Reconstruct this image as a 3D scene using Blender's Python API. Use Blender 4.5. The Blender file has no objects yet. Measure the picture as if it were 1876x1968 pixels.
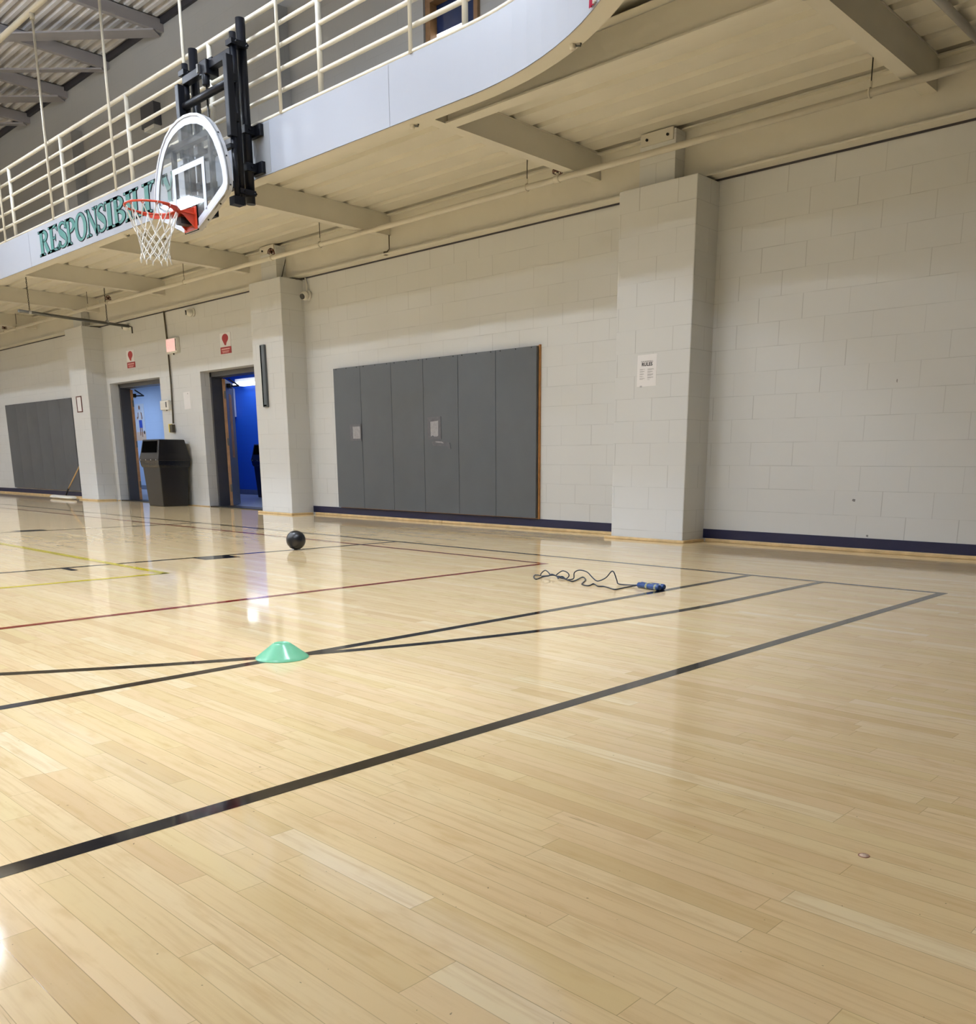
import bpy, bmesh, math, random
from mathutils import Vector, Matrix
random.seed(7)
sc = bpy.context.scene
COL = sc.collection
PI = math.pi

# ------------------------------------------------------------------ materials
def lin(c):
    return tuple(((v / 12.92) if v <= 0.04045 else ((v + 0.055) / 1.055) ** 2.4) for v in c)

def rgb(r, g, b):
    return lin((r / 255.0, g / 255.0, b / 255.0)) + (1.0,)

class NT:
    """small helper around a node tree"""
    def __init__(s, name):
        s.m = bpy.data.materials.new(name)
        s.m.use_nodes = True
        s.t = s.m.node_tree
        s.t.nodes.clear()
        s.out = s.t.nodes.new('ShaderNodeOutputMaterial')
        s.b = s.t.nodes.new('ShaderNodeBsdfPrincipled')
        s.t.links.new(s.b.outputs[0], s.out.inputs[0])
    def n(s, typ, **kw):
        nd = s.t.nodes.new(typ)
        for k, v in kw.items():
            setattr(nd, k, v)
        return nd
    def link(s, a, b):
        s.t.links.new(a, b)
    def put(s, sock, v):
        if isinstance(v, bpy.types.NodeSocket):
            s.t.links.new(v, sock)
        else:
            sock.default_value = v
    def math(s, op, a, b=None, c=None, clamp=False):
        nd = s.n('ShaderNodeMath', operation=op, use_clamp=clamp)
        s.put(nd.inputs[0], a)
        if b is not None: s.put(nd.inputs[1], b)
        if c is not None: s.put(nd.inputs[2], c)
        return nd.outputs[0]
    def coord(s):
        tc = s.n('ShaderNodeTexCoord')
        sp = s.n('ShaderNodeSeparateXYZ')
        s.link(tc.outputs['Object'], sp.inputs[0])
        return tc.outputs['Object'], sp.outputs[0], sp.outputs[1], sp.outputs[2]
    def comb(s, x, y, z):
        nd = s.n('ShaderNodeCombineXYZ')
        s.put(nd.inputs[0], x); s.put(nd.inputs[1], y); s.put(nd.inputs[2], z)
        return nd.outputs[0]
    def white(s, vec):
        nd = s.n('ShaderNodeTexWhiteNoise', noise_dimensions='3D')
        s.put(nd.inputs['Vector'], vec)
        return nd.outputs['Value'], nd.outputs['Color']
    def noise(s, vec, scale, detail=3.0, rough=0.55):
        nd = s.n('ShaderNodeTexNoise')
        s.put(nd.inputs['Vector'], vec)
        nd.inputs['Scale'].default_value = scale
        nd.inputs['Detail'].default_value = detail
        nd.inputs['Roughness'].default_value = rough
        return nd.outputs[0]
    def ramp(s, fac, stops, interp='LINEAR'):
        nd = s.n('ShaderNodeValToRGB')
        nd.color_ramp.interpolation = interp
        el = nd.color_ramp.elements
        el[0].position, el[0].color = stops[0]
        el[1].position, el[1].color = stops[1]
        for p, c in stops[2:]:
            e = el.new(p); e.color = c
        s.put(nd.inputs[0], fac)
        return nd.outputs[0]
    def mr(s, v, a, b, c=0.0, d=1.0):
        nd = s.n('ShaderNodeMapRange', interpolation_type='SMOOTHSTEP')
        s.put(nd.inputs[0], v)
        nd.inputs[1].default_value = a; nd.inputs[2].default_value = b
        nd.inputs[3].default_value = c; nd.inputs[4].default_value = d
        return nd.outputs[0]
    def mix(s, fac, a, b, blend='MIX'):
        nd = s.n('ShaderNodeMix', data_type='RGBA', blend_type=blend)
        s.put(nd.inputs[0], fac); s.put(nd.inputs[6], a); s.put(nd.inputs[7], b)
        return nd.outputs[2]
    def bump(s, h, strength=0.2, dist=0.01):
        nd = s.n('ShaderNodeBump')
        nd.inputs['Strength'].default_value = strength
        nd.inputs['Distance'].default_value = dist
        s.put(nd.inputs['Height'], h)
        s.link(nd.outputs[0], s.b.inputs['Normal'])
    def set(s, **kw):
        for k, v in kw.items():
            s.put(s.b.inputs[k.replace('_', ' ')], v)

def paint(name, col, rough=0.5, metal=0.0, var=0.06, scale=6.0, bump=0.0, bscale=60.0, spec=0.5, coat=0.0):
    t = NT(name)
    v, x, y, z = t.coord()
    n = t.noise(v, scale, 4)
    dark = tuple(c * (1 - var) for c in col[:3]) + (1,)
    lite = tuple(min(1, c * (1 + var)) for c in col[:3]) + (1,)
    t.set(Base_Color=t.ramp(n, [(0.3, dark), (0.7, lite)]), Roughness=rough, Metallic=metal)
    t.b.inputs['Specular IOR Level'].default_value = spec
    if coat:
        t.b.inputs['Coat Weight'].default_value = coat
        t.b.inputs['Coat Roughness'].default_value = 0.08
    if bump:
        t.bump(t.noise(v, bscale, 3), bump, 0.004)
    return t.m

def emit(name, col, strength):
    t = NT(name)
    t.set(Base_Color=(0.8, 0.8, 0.8, 1), Emission_Color=col, Emission_Strength=strength)
    v, x, y, z = t.coord()
    t.set(Roughness=t.mr(t.noise(v, 20), 0, 1, 0.3, 0.5))
    return t.m

COURSE, BLOCK, Z0 = 0.2032, 0.4096, 0.0945

def blocks(name, col, x0, joint=0.45, rough=0.55, spec=0.4):
    """painted concrete block: running bond from world coordinates"""
    t = NT(name)
    v, x, y, z = t.coord()
    u = t.math('ADD', x, y)
    cz = t.math('DIVIDE', t.math('SUBTRACT', z, Z0), COURSE)
    row = t.math('FLOOR', cz)
    fz = t.math('FRACT', cz)
    half = t.math('MULTIPLY', t.math('FLOORED_MODULO', row, 2.0), 0.5)
    ux = t.math('ADD', t.math('DIVIDE', t.math('SUBTRACT', u, x0), BLOCK), half)
    fx = t.math('FRACT', ux)
    bid = t.math('FLOOR', ux)
    dx = t.math('MULTIPLY', t.math('MINIMUM', fx, t.math('SUBTRACT', 1.0, fx)), BLOCK)
    dz = t.math('MULTIPLY', t.math('MINIMUM', fz, t.math('SUBTRACT', 1.0, fz)), COURSE)
    wn, wc = t.white(t.comb(bid, row, 3.3))
    # joints come and go where the paint has filled them
    ir = t.noise(v, 1.6, 2)
    wv, _ = t.white(t.comb(bid, row, 8.1))
    kx = t.math('MULTIPLY', t.mr(dx, 0.0015, 0.0045, 1.0, 0.0), t.math('MULTIPLY', t.mr(wv, 0.15, 0.7), t.mr(ir, 0.3, 0.6, 0.45, 1.0)))
    kz = t.math('MULTIPLY', t.mr(dz, 0.0012, 0.004, 1.0, 0.0), t.mr(t.noise(t.comb(x, row, 0.0), 2.2, 2), 0.42, 0.62, 0.12, 0.8))
    k = t.math('MAXIMUM', kx, kz)
    tone = t.mix(t.math('MULTIPLY', wn, 0.07), col, tuple(c * 0.8 for c in col[:3]) + (1,))
    cloud = t.mix(t.mr(t.noise(v, 0.9, 4), 0.35, 0.75, 0.0, 0.10), tone, tuple(c * 0.78 for c in col[:3]) + (1,))
    jc = tuple(c * 0.30 for c in col[:3]) + (1,)
    t.set(Base_Color=t.mix(t.math('MULTIPLY', k, joint), cloud, jc), Roughness=rough)
    t.b.inputs['Specular IOR Level'].default_value = spec
    h = t.math('SUBTRACT', t.math('MULTIPLY', t.noise(v, 70, 3), 0.12), t.math('MULTIPLY', k, 1.0))
    t.bump(h, 0.25, 0.004)
    return t.m

def wood_floor(name):
    t = NT(name)
    v, x, y, z = t.coord()
    W = 0.0563
    cy = t.math('DIVIDE', t.math('SUBTRACT', y, 0.481), W)
    row = t.math('FLOOR', cy); fy = t.math('FRACT', cy)
    r1, rc = t.white(t.comb(row, 0.5, 0.5))
    r2, _ = t.white(t.comb(row, 7.5, 2.5))
    L = t.math('ADD', 0.38, t.math('MULTIPLY', r1, 0.75))
    ux = t.math('DIVIDE', t.math('ADD', x, t.math('MULTIPLY', r2, 9.0)), L)
    pid = t.math('FLOOR', ux); fx = t.math('FRACT', ux)
    p1, pc = t.white(t.comb(row, pid, 1.5))
    p2, _ = t.white(t.comb(row, pid, 5.5))
    # plank tone
    tone = t.ramp(p1, [(0.0, rgb(224, 195, 146)), (0.12, rgb(234, 207, 159)), (0.6, rgb(238, 212, 165)),
                       (0.92, rgb(241, 217, 172)), (1.0, rgb(246, 227, 188))])
    tone = t.mix(t.math('MULTIPLY', t.mr(p2, 0.55, 1.0), 0.3), tone, rgb(236, 203, 165))
    tone = t.mix(t.math('MULTIPLY', t.mr(p2, 0.35, 0.0), 0.3), tone, rgb(232, 212, 152))
    # grain: stretched along the board, different on every board
    g = t.comb(t.math('ADD', t.math('MULTIPLY', x, 2.2), t.math('MULTIPLY', p1, 31.0)),
               t.math('ADD', t.math('MULTIPLY', y, 42.0), t.math('MULTIPLY', p2, 17.0)), p1)
    gn = t.noise(g, 1.6, 5, 0.6)
    c1 = t.mix(t.mr(gn, 0.44, 0.72, 0.0, 0.5), tone, rgb(214, 181, 132))
    # flamed maple smudges
    f = t.comb(t.math('MULTIPLY', x, 6.0), t.math('ADD', t.math('MULTIPLY', y, 18.0), t.math('MULTIPLY', p2, 5.0)), p2)
    c2 = t.mix(t.mr(t.noise(f, 1.3, 3), 0.52, 0.78, 0.0, 0.5), c1, rgb(214, 180, 128))
    # a few dark mineral streaks
    ms = t.comb(t.math('MULTIPLY', x, 5.0), t.math('MULTIPLY', y, 110.0), p1)
    c3 = t.mix(t.mr(t.noise(ms, 1.0, 2), 0.72, 0.80, 0.0, 0.55), c2, rgb(120, 92, 62))
    # tiny scuffs
    c3 = t.mix(t.mr(t.noise(v, 85.0, 1), 0.77, 0.80, 0.0, 0.6), c3, rgb(90, 74, 58))
    # open seams
    sy = t.math('MULTIPLY', t.math('MINIMUM', fy, t.math('SUBTRACT', 1.0, fy)), W)
    sx = t.math('MULTIPLY', t.math('MINIMUM', fx, t.math('SUBTRACT', 1.0, fx)), L)
    sw = t.mr(t.noise(t.comb(t.math('MULTIPLY', x, 0.8), row, 0.0), 1.1, 2), 0.35, 0.65, 0.25, 0.95)
    k = t.math('MAXIMUM', t.math('MULTIPLY', t.mr(sy, 0.0002, 0.0011, 1.0, 0.0), sw),
               t.math('MULTIPLY', t.mr(sx, 0.0003, 0.0010, 1.0, 0.0), 0.6))
    c4 = t.mix(t.math('MULTIPLY', k, 0.7), c3, rgb(118, 84, 46))
    t.set(Base_Color=c4, Roughness=0.6)
    t.b.inputs['Specular IOR Level'].default_value = 0.0
    t.b.inputs['Coat Weight'].default_value = 1.0
    t.b.inputs['Coat IOR'].default_value = 1.45
    cr = t.mr(t.noise(v, 3.0, 4), 0.3, 0.75, 0.05, 0.095)
    t.link(cr, t.b.inputs['Coat Roughness'])
    # boards cup a little: the varnish mirror wobbles
    h = t.math('ADD', t.math('MULTIPLY', t.noise(t.comb(t.math('MULTIPLY', x, 1.0), t.math('MULTIPLY', y, 6.0), 0.0), 2.0, 2), 0.5),
               t.math('MULTIPLY', p2, 0.25))
    bn = t.n('ShaderNodeBump')
    bn.inputs['Strength'].default_value = 0.05
    bn.inputs['Distance'].default_value = 0.004
    t.link(h, bn.inputs['Height'])
    t.link(bn.outputs[0], t.b.inputs['Coat Normal'])
    return t.m

def line_paint(name, col):
    t = NT(name)
    v, x, y, z = t.coord()
    n = t.noise(v, 55.0, 4)
    t.set(Base_Color=t.ramp(n, [(0.3, col), (0.62, tuple(c * 0.85 for c in col[:3]) + (1,)), (0.8, tuple(min(1, c * 1.5 + 0.01) for c in col[:3]) + (1,))]),
          Roughness=0.6)
    t.b.inputs['Specular IOR Level'].default_value = 0.0
    t.b.inputs['Coat Weight'].default_value = 1.0
    t.b.inputs['Coat IOR'].default_value = 1.45
    t.link(t.mr(t.noise(v, 3.0, 4), 0.3, 0.75, 0.05, 0.095), t.b.inputs['Coat Roughness'])
    return t.m

def glass_mat(name):
    t = NT(name)
    t.t.nodes.remove(t.b)
    tr = t.n('ShaderNodeBsdfTransparent'); tr.inputs[0].default_value = (0.93, 0.95, 0.95, 1)
    gl = t.n('ShaderNodeBsdfGlossy'); gl.inputs['Roughness'].default_value = 0.03
    df = t.n('ShaderNodeBsdfDiffuse'); df.inputs[0].default_value = rgb(205, 214, 220)
    v, x, y, z = t.coord()
    geo = t.n('ShaderNodeNewGeometry')
    dt = t.n('ShaderNodeVectorMath', operation='DOT_PRODUCT')
    t.link(geo.outputs['Incoming'], dt.inputs[0]); t.link(geo.outputs['Normal'], dt.inputs[1])
    fr = t.math('ADD', 0.045, t.math('MULTIPLY', t.math('POWER', t.math('SUBTRACT', 1.0, t.math('ABSOLUTE', dt.outputs['Value'])), 5.0), 0.95))
    m1 = t.n('ShaderNodeMixShader'); m2 = t.n('ShaderNodeMixShader')
    t.link(t.mr(t.noise(v, 7, 4), 0.35, 0.8, 0.03, 0.10), m1.inputs[0])   # dust on the pane
    t.link(tr.outputs[0], m1.inputs[1]); t.link(df.outputs[0], m1.inputs[2])
    t.link(fr, m2.inputs[0]); t.link(m1.outputs[0], m2.inputs[1]); t.link(gl.outputs[0], m2.inputs[2])
    t.link(m2.outputs[0], t.out.inputs[0])
    return t.m

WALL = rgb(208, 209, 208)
M = {}
M['wall'] = blocks('block_wall_paint', WALL, -4.238)
M['pil'] = blocks('block_pillar_paint', WALL, -5.211 + 7.14)
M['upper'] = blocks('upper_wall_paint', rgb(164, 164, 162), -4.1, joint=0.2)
M['beige'] = paint('beige_steel_paint', rgb(208, 204, 192), 0.55, var=0.03, scale=2.0, bump=0.05)
M['deckbeige'] = paint('beige_deck_paint', rgb(210, 206, 194), 0.6, var=0.04, scale=1.5, bump=0.05)
M['fascia'] = paint('white_fascia_laminate', rgb(150, 154, 163), 0.4, var=0.015, scale=0.7)
M['patched'] = paint('repainted_fascia_patch', rgb(136, 138, 141), 0.55, var=0.05, scale=4)
M['seam'] = paint('dark_seam', rgb(120, 122, 126), 0.7)
M['rail'] = paint('cream_rail_paint', rgb(208, 203, 188), 0.45, var=0.03)
M['roofdeck'] = paint('grey_roof_deck', rgb(220, 216, 214), 0.5, var=0.1, scale=3, bump=0.05)
M['roofbeam'] = paint('grey_roof_steel', rgb(158, 154, 155), 0.6, var=0.06, scale=2)
M['darkledgergap'] = paint('dark_ledger_and_gap_shade', rgb(52, 50, 56), 0.6)
M['navy'] = paint('navy_base_paint', rgb(18, 19, 58), 0.5, var=0.08)
M['woodtrim'] = paint('maple_base_strip', rgb(208, 180, 132), 0.4, var=0.16, scale=9)
M['vinyl'] = paint('grey_mat_vinyl', rgb(84, 89, 94), 0.45, var=0.05, scale=3, bump=0.10, bscale=9)
M['vinylold'] = paint('scuffed_grey_mat_vinyl', rgb(84, 87, 91), 0.55, var=0.12, scale=1.6, bump=0.10, bscale=9)
M['ply'] = paint('plywood_edge', rgb(168, 118, 66), 0.7, var=0.2, scale=14)
M['tape'] = paint('grey_duct_tape', rgb(92, 92, 98), 0.35, var=0.15, scale=25, bump=0.2, bscale=40)
M['tapelite'] = paint('bare_silver_tape', rgb(150, 149, 152), 0.35, var=0.15, scale=25, bump=0.2, bscale=40)
M['black_plastic'] = paint('black_bin_plastic', rgb(26, 24, 24), 0.35, var=0.1, bump=0.05)
M['bag'] = paint('black_bin_liner', rgb(24, 24, 27), 0.15, var=0.3, scale=30, bump=0.8, bscale=45)
M['hole'] = paint('dark_inside', rgb(4, 4, 4), 0.95, spec=0.02)
M['frame'] = paint('grey_door_frame_paint', rgb(72, 72, 76), 0.35, var=0.05)
M['leaf'] = paint('grey_door_leaf_paint', rgb(112, 116, 124), 0.35, var=0.05)
M['dooredge'] = paint('brown_door_edge', rgb(158, 118, 82), 0.55, var=0.2, scale=12)
M['darkmetal'] = paint('dark_metal', rgb(50, 48, 46), 0.4, 0.6)
M['bronze'] = paint('dark_conduit', rgb(84, 76, 62), 0.45, 0.4)
M['steelgrey'] = paint('grey_steel_tube', rgb(98, 98, 95), 0.3, 0.5)
M['chan'] = paint('grey_channel', rgb(92, 98, 102), 0.35, 0.4)
M['blacktube'] = paint('black_powder_coat', rgb(11, 13, 20), 0.4, var=0.1, spec=0.25)
M['orange'] = paint('orange_rim_paint', rgb(182, 58, 32), 0.35, var=0.06)
M['white'] = paint('white_paint', rgb(186, 192, 205), 0.4, var=0.01)
M['alu'] = paint('white_aluminium_edge', rgb(176, 177, 180), 0.35, 0.2, var=0.03)
M['cord'] = paint('white_net_cord', rgb(206, 204, 198), 0.8, var=0.05)
M['glass'] = glass_mat('backboard_glass')
M['paper'] = paint('white_paper', rgb(228, 226, 226), 0.5, var=0.02)
M['ink'] = paint('black_ink', rgb(38, 38, 40), 0.7)
M['greyink'] = paint('grey_ink', rgb(128, 126, 126), 0.7)
M['redsign'] = paint('dark_red_sign_ink', rgb(160, 40, 46), 0.5)
M['pinkink'] = paint('pale_pink_ink', rgb(236, 184, 180), 0.5)
M['plastic'] = paint('white_plastic', rgb(222, 220, 212), 0.35, var=0.02)
M['lens'] = paint('black_lens', rgb(12, 12, 14), 0.1)
M['redbrass'] = paint('red_brown_guard', rgb(92, 44, 36), 0.4, 0.3)
M['yellow'] = paint('yellow_tag', rgb(232, 204, 40), 0.5)
M['teal'] = paint('teal_letter_vinyl', rgb(58, 116, 110), 0.45, var=0.02)
M['letteredge'] = paint('navy_letter_outline', rgb(14, 22, 38), 0.6, spec=0.2)
M['ball'] = paint('black_ball_rubber', rgb(24, 25, 30), 0.28, var=0.15, scale=40, bump=0.2, bscale=160)
M['ropeblue'] = paint('blue_rope_handle', rgb(22, 64, 124), 0.3, var=0.15, scale=60)
M['ropecord'] = paint('dark_blue_rope_cord', rgb(26, 40, 58), 0.35)
M['stripe'] = paint('pale_yellow_stripe', rgb(206, 206, 150), 0.4)
M['bluewall'] = blocks('royal_blue_block_paint', rgb(34, 92, 200), -18.0, joint=0.35)
M['paleblue'] = blocks('pale_blue_block_paint', rgb(158, 182, 222), -18.0, joint=0.25)
M['roomfloor'] = paint('grey_blue_tile', rgb(140, 152, 178), 0.3, var=0.06, scale=3)
M['bluebase'] = paint('grey_blue_base', rgb(96, 108, 136), 0.5)
M['darkbluewin'] = paint('dark_blue_glass', rgb(34, 48, 84), 0.08)
M['brown'] = paint('brown_wood_frame', rgb(124, 92, 58), 0.45, var=0.15, scale=10)
M['magenta'] = paint('crimson_cloth', rgb(190, 50, 92), 0.8, var=0.25, scale=25)
M['whitecloth'] = paint('white_cloth', rgb(235, 235, 238), 0.8)
M['darkcloth'] = paint('maroon_cloth', rgb(70, 16, 34), 0.8)
M['mop'] = paint('white_mop_yarn', rgb(220, 216, 206), 0.95, var=0.12, scale=60, bump=0.9, bscale=140)
M['pole'] = paint('varnished_pole', rgb(196, 160, 104), 0.4, var=0.1)
M['skin'] = paint('printed_skin_tone', rgb(120, 82, 66), 0.6)
M['posterblue'] = paint('printed_blue', rgb(40, 70, 170), 0.6)
M['posterbg'] = paint('printed_pale_blue', rgb(176, 188, 210), 0.5)
M['posterfloor'] = paint('printed_tan', rgb(190, 170, 156), 0.5)
M['duct'] = paint('cream_duct', rgb(226, 214, 190), 0.5)
M['housing'] = paint('white_lamp_housing', rgb(220, 220, 220), 0.4)
M['room'] = paint('plain_off_white_wall', rgb(200, 194, 184), 0.6, var=0.03)
M['darkendwall'] = paint('darkened_end_wall', rgb(104, 104, 106), 0.6)
M['sticker'] = paint('pale_sticker', rgb(232, 205, 186), 0.4)
M['stickeredge'] = paint('red_brown_sticker_edge', rgb(160, 110, 86), 0.5)
M['blackline'] = line_paint('black_court_paint', rgb(22, 22, 28))
M['redline'] = line_paint('red_court_paint', rgb(140, 36, 30))
M['yellowline'] = line_paint('yellow_court_paint', rgb(226, 204, 52))
M['floor'] = wood_floor('maple_strip_floor')
def cone_mat():
    t = NT('mint_green_plastic')
    v, x, y, z = t.coord()
    t.set(Base_Color=t.ramp(t.noise(v, 30, 2), [(0.3, rgb(150, 232, 192)), (0.7, rgb(164, 240, 204))]), Roughness=0.22)
    tl = t.n('ShaderNodeBsdfTranslucent'); tl.inputs[0].default_value = rgb(140, 232, 188)
    mx = t.n('ShaderNodeMixShader'); mx.inputs[0].default_value = 0.35
    t.link(t.b.outputs[0], mx.inputs[1]); t.link(tl.outputs[0], mx.inputs[2]); t.link(mx.outputs[0], t.out.inputs[0])
    return t.m
M['mint'] = cone_mat()
LAMP = 136.0
M['led'] = emit('led_lens', (0.86, 0.96, 1.11, 1), LAMP)
M['soffitfill'] = emit('soffit_fill_glow', (0.90, 0.95, 1.0, 1), 26.0)
M['upfill'] = emit('added_uplight_glow', (0.86, 0.96, 1.11, 1), LAMP * 1.1)
M['roomled'] = emit('room_lamp_lens', (0.90, 0.96, 1.0, 1), 2.6)
M['room1fill'] = emit('locker_fill_light', (0.80, 0.90, 1.0, 1), 30.0)
M['room2fill'] = emit('blue_room_fill_light', (0.85, 0.93, 1.0, 1), 13.0)
M['exitface'] = emit('exit_face', (1.0, 0.42, 0.40, 1), 0.5)
M['exitred'] = emit('exit_letters', (1.0, 0.18, 0.22, 1), 0.75)
M['winreflect'] = emit('window_reflection_glow', (1, 1, 1, 1), 3.0)

# ------------------------------------------------------------------ geometry
def frame_of(d):
    d = d.normalized()
    a = Vector((0, 0, 1)) if abs(d.z) < 0.9 else Vector((1, 0, 0))
    u = d.cross(a).normalized()
    return u, d.cross(u).normalized()

class MB:
    def __init__(s):
        s.bm = bmesh.new()
    def box(s, x0, x1, y0, y1, z0, z1):
        vs = [s.bm.verts.new((x, y, z)) for x in (x0, x1) for y in (y0, y1) for z in (z0, z1)]
        for f in ((0, 1, 3, 2), (4, 6, 7, 5), (0, 4, 5, 1), (2, 3, 7, 6), (0, 2, 6, 4), (1, 5, 7, 3)):
            s.bm.faces.new([vs[i] for i in f])
        return s
    def obox(s, c, ax, ay, az):
        """box with centre c and half-axis vectors"""
        c, ax, ay, az = Vector(c), Vector(ax), Vector(ay), Vector(az)
        vs = [s.bm.verts.new(c + i * ax + j * ay + k * az) for i in (-1, 1) for j in (-1, 1) for k in (-1, 1)]
        for f in ((0, 1, 3, 2), (4, 6, 7, 5), (0, 4, 5, 1), (2, 3, 7, 6), (0, 2, 6, 4), (1, 5, 7, 3)):
            s.bm.faces.new([vs[i] for i in f])
        return s
    def quad(s, *p):
        s.bm.faces.new([s.bm.verts.new(q) for q in p]); return s
    def tube(s, pts, r, seg=10, closed=False, caps=True):
        pts = [Vector(p) for p in pts]
        n = len(pts)
        rings = []
        u = None
        for i in range(n):
            if closed:
                d = pts[(i + 1) % n] - pts[i - 1]
            else:
                d = pts[min(i + 1, n - 1)] - pts[max(i - 1, 0)]
            if d.length < 1e-9: d = Vector((0, 0, 1))
            d.normalize()
            if u is None:
                u, w = frame_of(d)
            else:
                u = (u - d * u.dot(d))
                if u.length < 1e-6: u, w = frame_of(d)
                u.normalize()
                w = d.cross(u).normalized()
            rr = r[i] if isinstance(r, (list, tuple)) else r
            rings.append([s.bm.verts.new(pts[i] + (u * math.cos(2 * PI * k / seg) + w * math.sin(2 * PI * k / seg)) * rr) for k in range(seg)])
        m = n if closed else n - 1
        for i in range(m):
            a, b = rings[i], rings[(i + 1) % n]
            for k in range(seg):
                f = s.bm.faces.new((a[k], a[(k + 1) % seg], b[(k + 1) % seg], b[k]))
                f.smooth = seg > 5
        if caps and not closed:
            s.bm.faces.new(list(reversed(rings[0]))); s.bm.faces.new(rings[-1])
        return s
    def cyl(s, p, q, r, seg=14):
        return s.tube([p, q], r, seg)
    def lathe(s, c, prof, seg=32, axis='z', cap=False):
        c = Vector(c); rings = []
        for (r, h) in prof:
            ring = []
            for k in range(seg):
                a = 2 * PI * k / seg
                if axis == 'z': p = c + Vector((r * math.cos(a), r * math.sin(a), h))
                elif axis == 'y': p = c + Vector((r * math.cos(a), h, r * math.sin(a)))
                else: p = c + Vector((h, r * math.cos(a), r * math.sin(a)))
                ring.append(s.bm.verts.new(p))
            rings.append(ring)
        for a, b in zip(rings, rings[1:]):
            for k in range(seg):
                f = s.bm.faces.new((a[k], a[(k + 1) % seg], b[(k + 1) % seg], b[k])); f.smooth = True
        if cap:
            s.bm.faces.new(rings[0]); s.bm.faces.new(rings[-1])
        return s
    def prism(s, poly, fn, d0, d1):
        """poly in 2d, fn(u, v, d) -> point; extruded from d0 to d1"""
        a = [s.bm.verts.new(fn(u, v, d0)) for u, v in poly]
        b = [s.bm.verts.new(fn(u, v, d1)) for u, v in poly]
        n = len(poly)
        s.bm.faces.new(a); s.bm.faces.new(list(reversed(b)))
        for i in range(n):
            s.bm.faces.new((a[i], b[i], b[(i + 1) % n], a[(i + 1) % n]))
        return s
    def ringprism(s, outer, inner, fn, d0, d1):
        """plate with a hole; outer and inner have the same number of points"""
        n = len(outer)
        A = [[s.bm.verts.new(fn(u, v, d)) for u, v in P] for d in (d0, d1) for P in (outer, inner)]
        o0, i0, o1, i1 = A
        for k in range(n):
            j = (k + 1) % n
            s.bm.faces.new((o0[k], o0[j], i0[j], i0[k])); s.bm.faces.new((o1[k], i1[k], i1[j], o1[j]))
            s.bm.faces.new((o0[k], o1[k], o1[j], o0[j])); s.bm.faces.new((i0[k], i0[j], i1[j], i1[k]))
        return s
    def sphere(s, c, r, seg=24, sz=1.0):
        prof = [(max(1e-4, r * math.sin(PI * i / 14)), -r * sz * math.cos(PI * i / 14)) for i in range(15)]
        return s.lathe(c, prof, seg)
    def build(s, name, mat, parent=None, bevel=0.0, smooth=False):
        bmesh.ops.recalc_face_normals(s.bm, faces=s.bm.faces[:])
        me = bpy.data.meshes.new(name)
        s.bm.to_mesh(me); s.bm.free()
        me.materials.append(M[mat] if isinstance(mat, str) else mat)
        o = bpy.data.objects.new(name, me)
        COL.objects.link(o)
        if smooth:
            for p in me.polygons: p.use_smooth = True
        if parent: adopt(o, parent)
        if bevel:
            b = o.modifiers.new('edge', 'BEVEL'); b.width = bevel; b.segments = 2; b.limit_method = 'ANGLE'
        return o

def root_inv(p):
    m = Matrix.Translation(p.location)
    q = p.parent
    while q:
        m = Matrix.Translation(q.location) @ m
        q = q.parent
    return m.inverted()

def adopt(o, parent):
    o.parent = parent
    o.matrix_parent_inverse = root_inv(parent) if parent.type == 'EMPTY' else Matrix.Identity(4)

def tag(o, label, cat, group=None, kind=None):
    o['label'] = label; o['category'] = cat
    if group: o['group'] = group
    if kind: o['kind'] = kind
    return o

def thing(name, loc, label, cat, group=None):
    e = bpy.data.objects.new(name, None)
    e.empty_display_size = 0.1
    e.location = loc
    COL.objects.link(e)
    return tag(e, label, cat, group)

def struct(o, label, cat='room'):
    o['kind'] = 'structure'; o['label'] = label; o['category'] = cat
    return o

def text(body, size, fn, name, mat, parent, align='CENTER', extrude=0.0006, bold=0.0, spacing=1.0):
    """built-in lettering turned into a mesh; fn maps (u, v, d) to world"""
    cu = bpy.data.curves.new(name, 'FONT')
    cu.body = body; cu.size = size; cu.align_x = align; cu.align_y = 'CENTER'
    cu.extrude = extrude; cu.offset = bold; cu.space_character = spacing; cu.resolution_u = 3
    tmp = bpy.data.objects.new('tmp_lettering', cu)
    COL.objects.link(tmp)
    dg = bpy.context.evaluated_depsgraph_get()
    me = bpy.data.meshes.new_from_object(tmp.evaluated_get(dg))
    bpy.data.objects.remove(tmp); bpy.data.curves.remove(cu)
    for v in me.vertices:
        v.co = Vector(fn(v.co.x, v.co.y, v.co.z))
    me.materials.clear(); me.materials.append(M[mat])
    o = bpy.data.objects.new(name, me)
    COL.objects.link(o)
    adopt(o, parent)
    return o

# ------------------------------------------------------------------ key sizes (metres)
YW = 7.50          # face of the block wall
YP = 7.14          # face of the pillars
YF = 5.07          # face of the running-track fascia
ZT = 3.16          # top of the lower wall
XL, XR = -27.0, 0.45
YB = -9.5
ZD = 3.612         # underside of the track deck
ZR = 7.22          # underside of the roof deck

# ------------------------------------------------------------------ floor and its painted lines
floor = struct(MB().box(XL, XR, YB, YW + 0.40, -0.05, 0.0).build('floor', 'floor'), 'glossy maple strip gym floor with painted court lines', 'floor')

def court(poly_list, mat, label, z=0.0005):
    m = MB()
    for p in poly_list:
        m.quad(*[(x, y, z) for x, y in p])
    o = m.build('court_line', mat, floor)
    o['label'] = label
    return o

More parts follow.
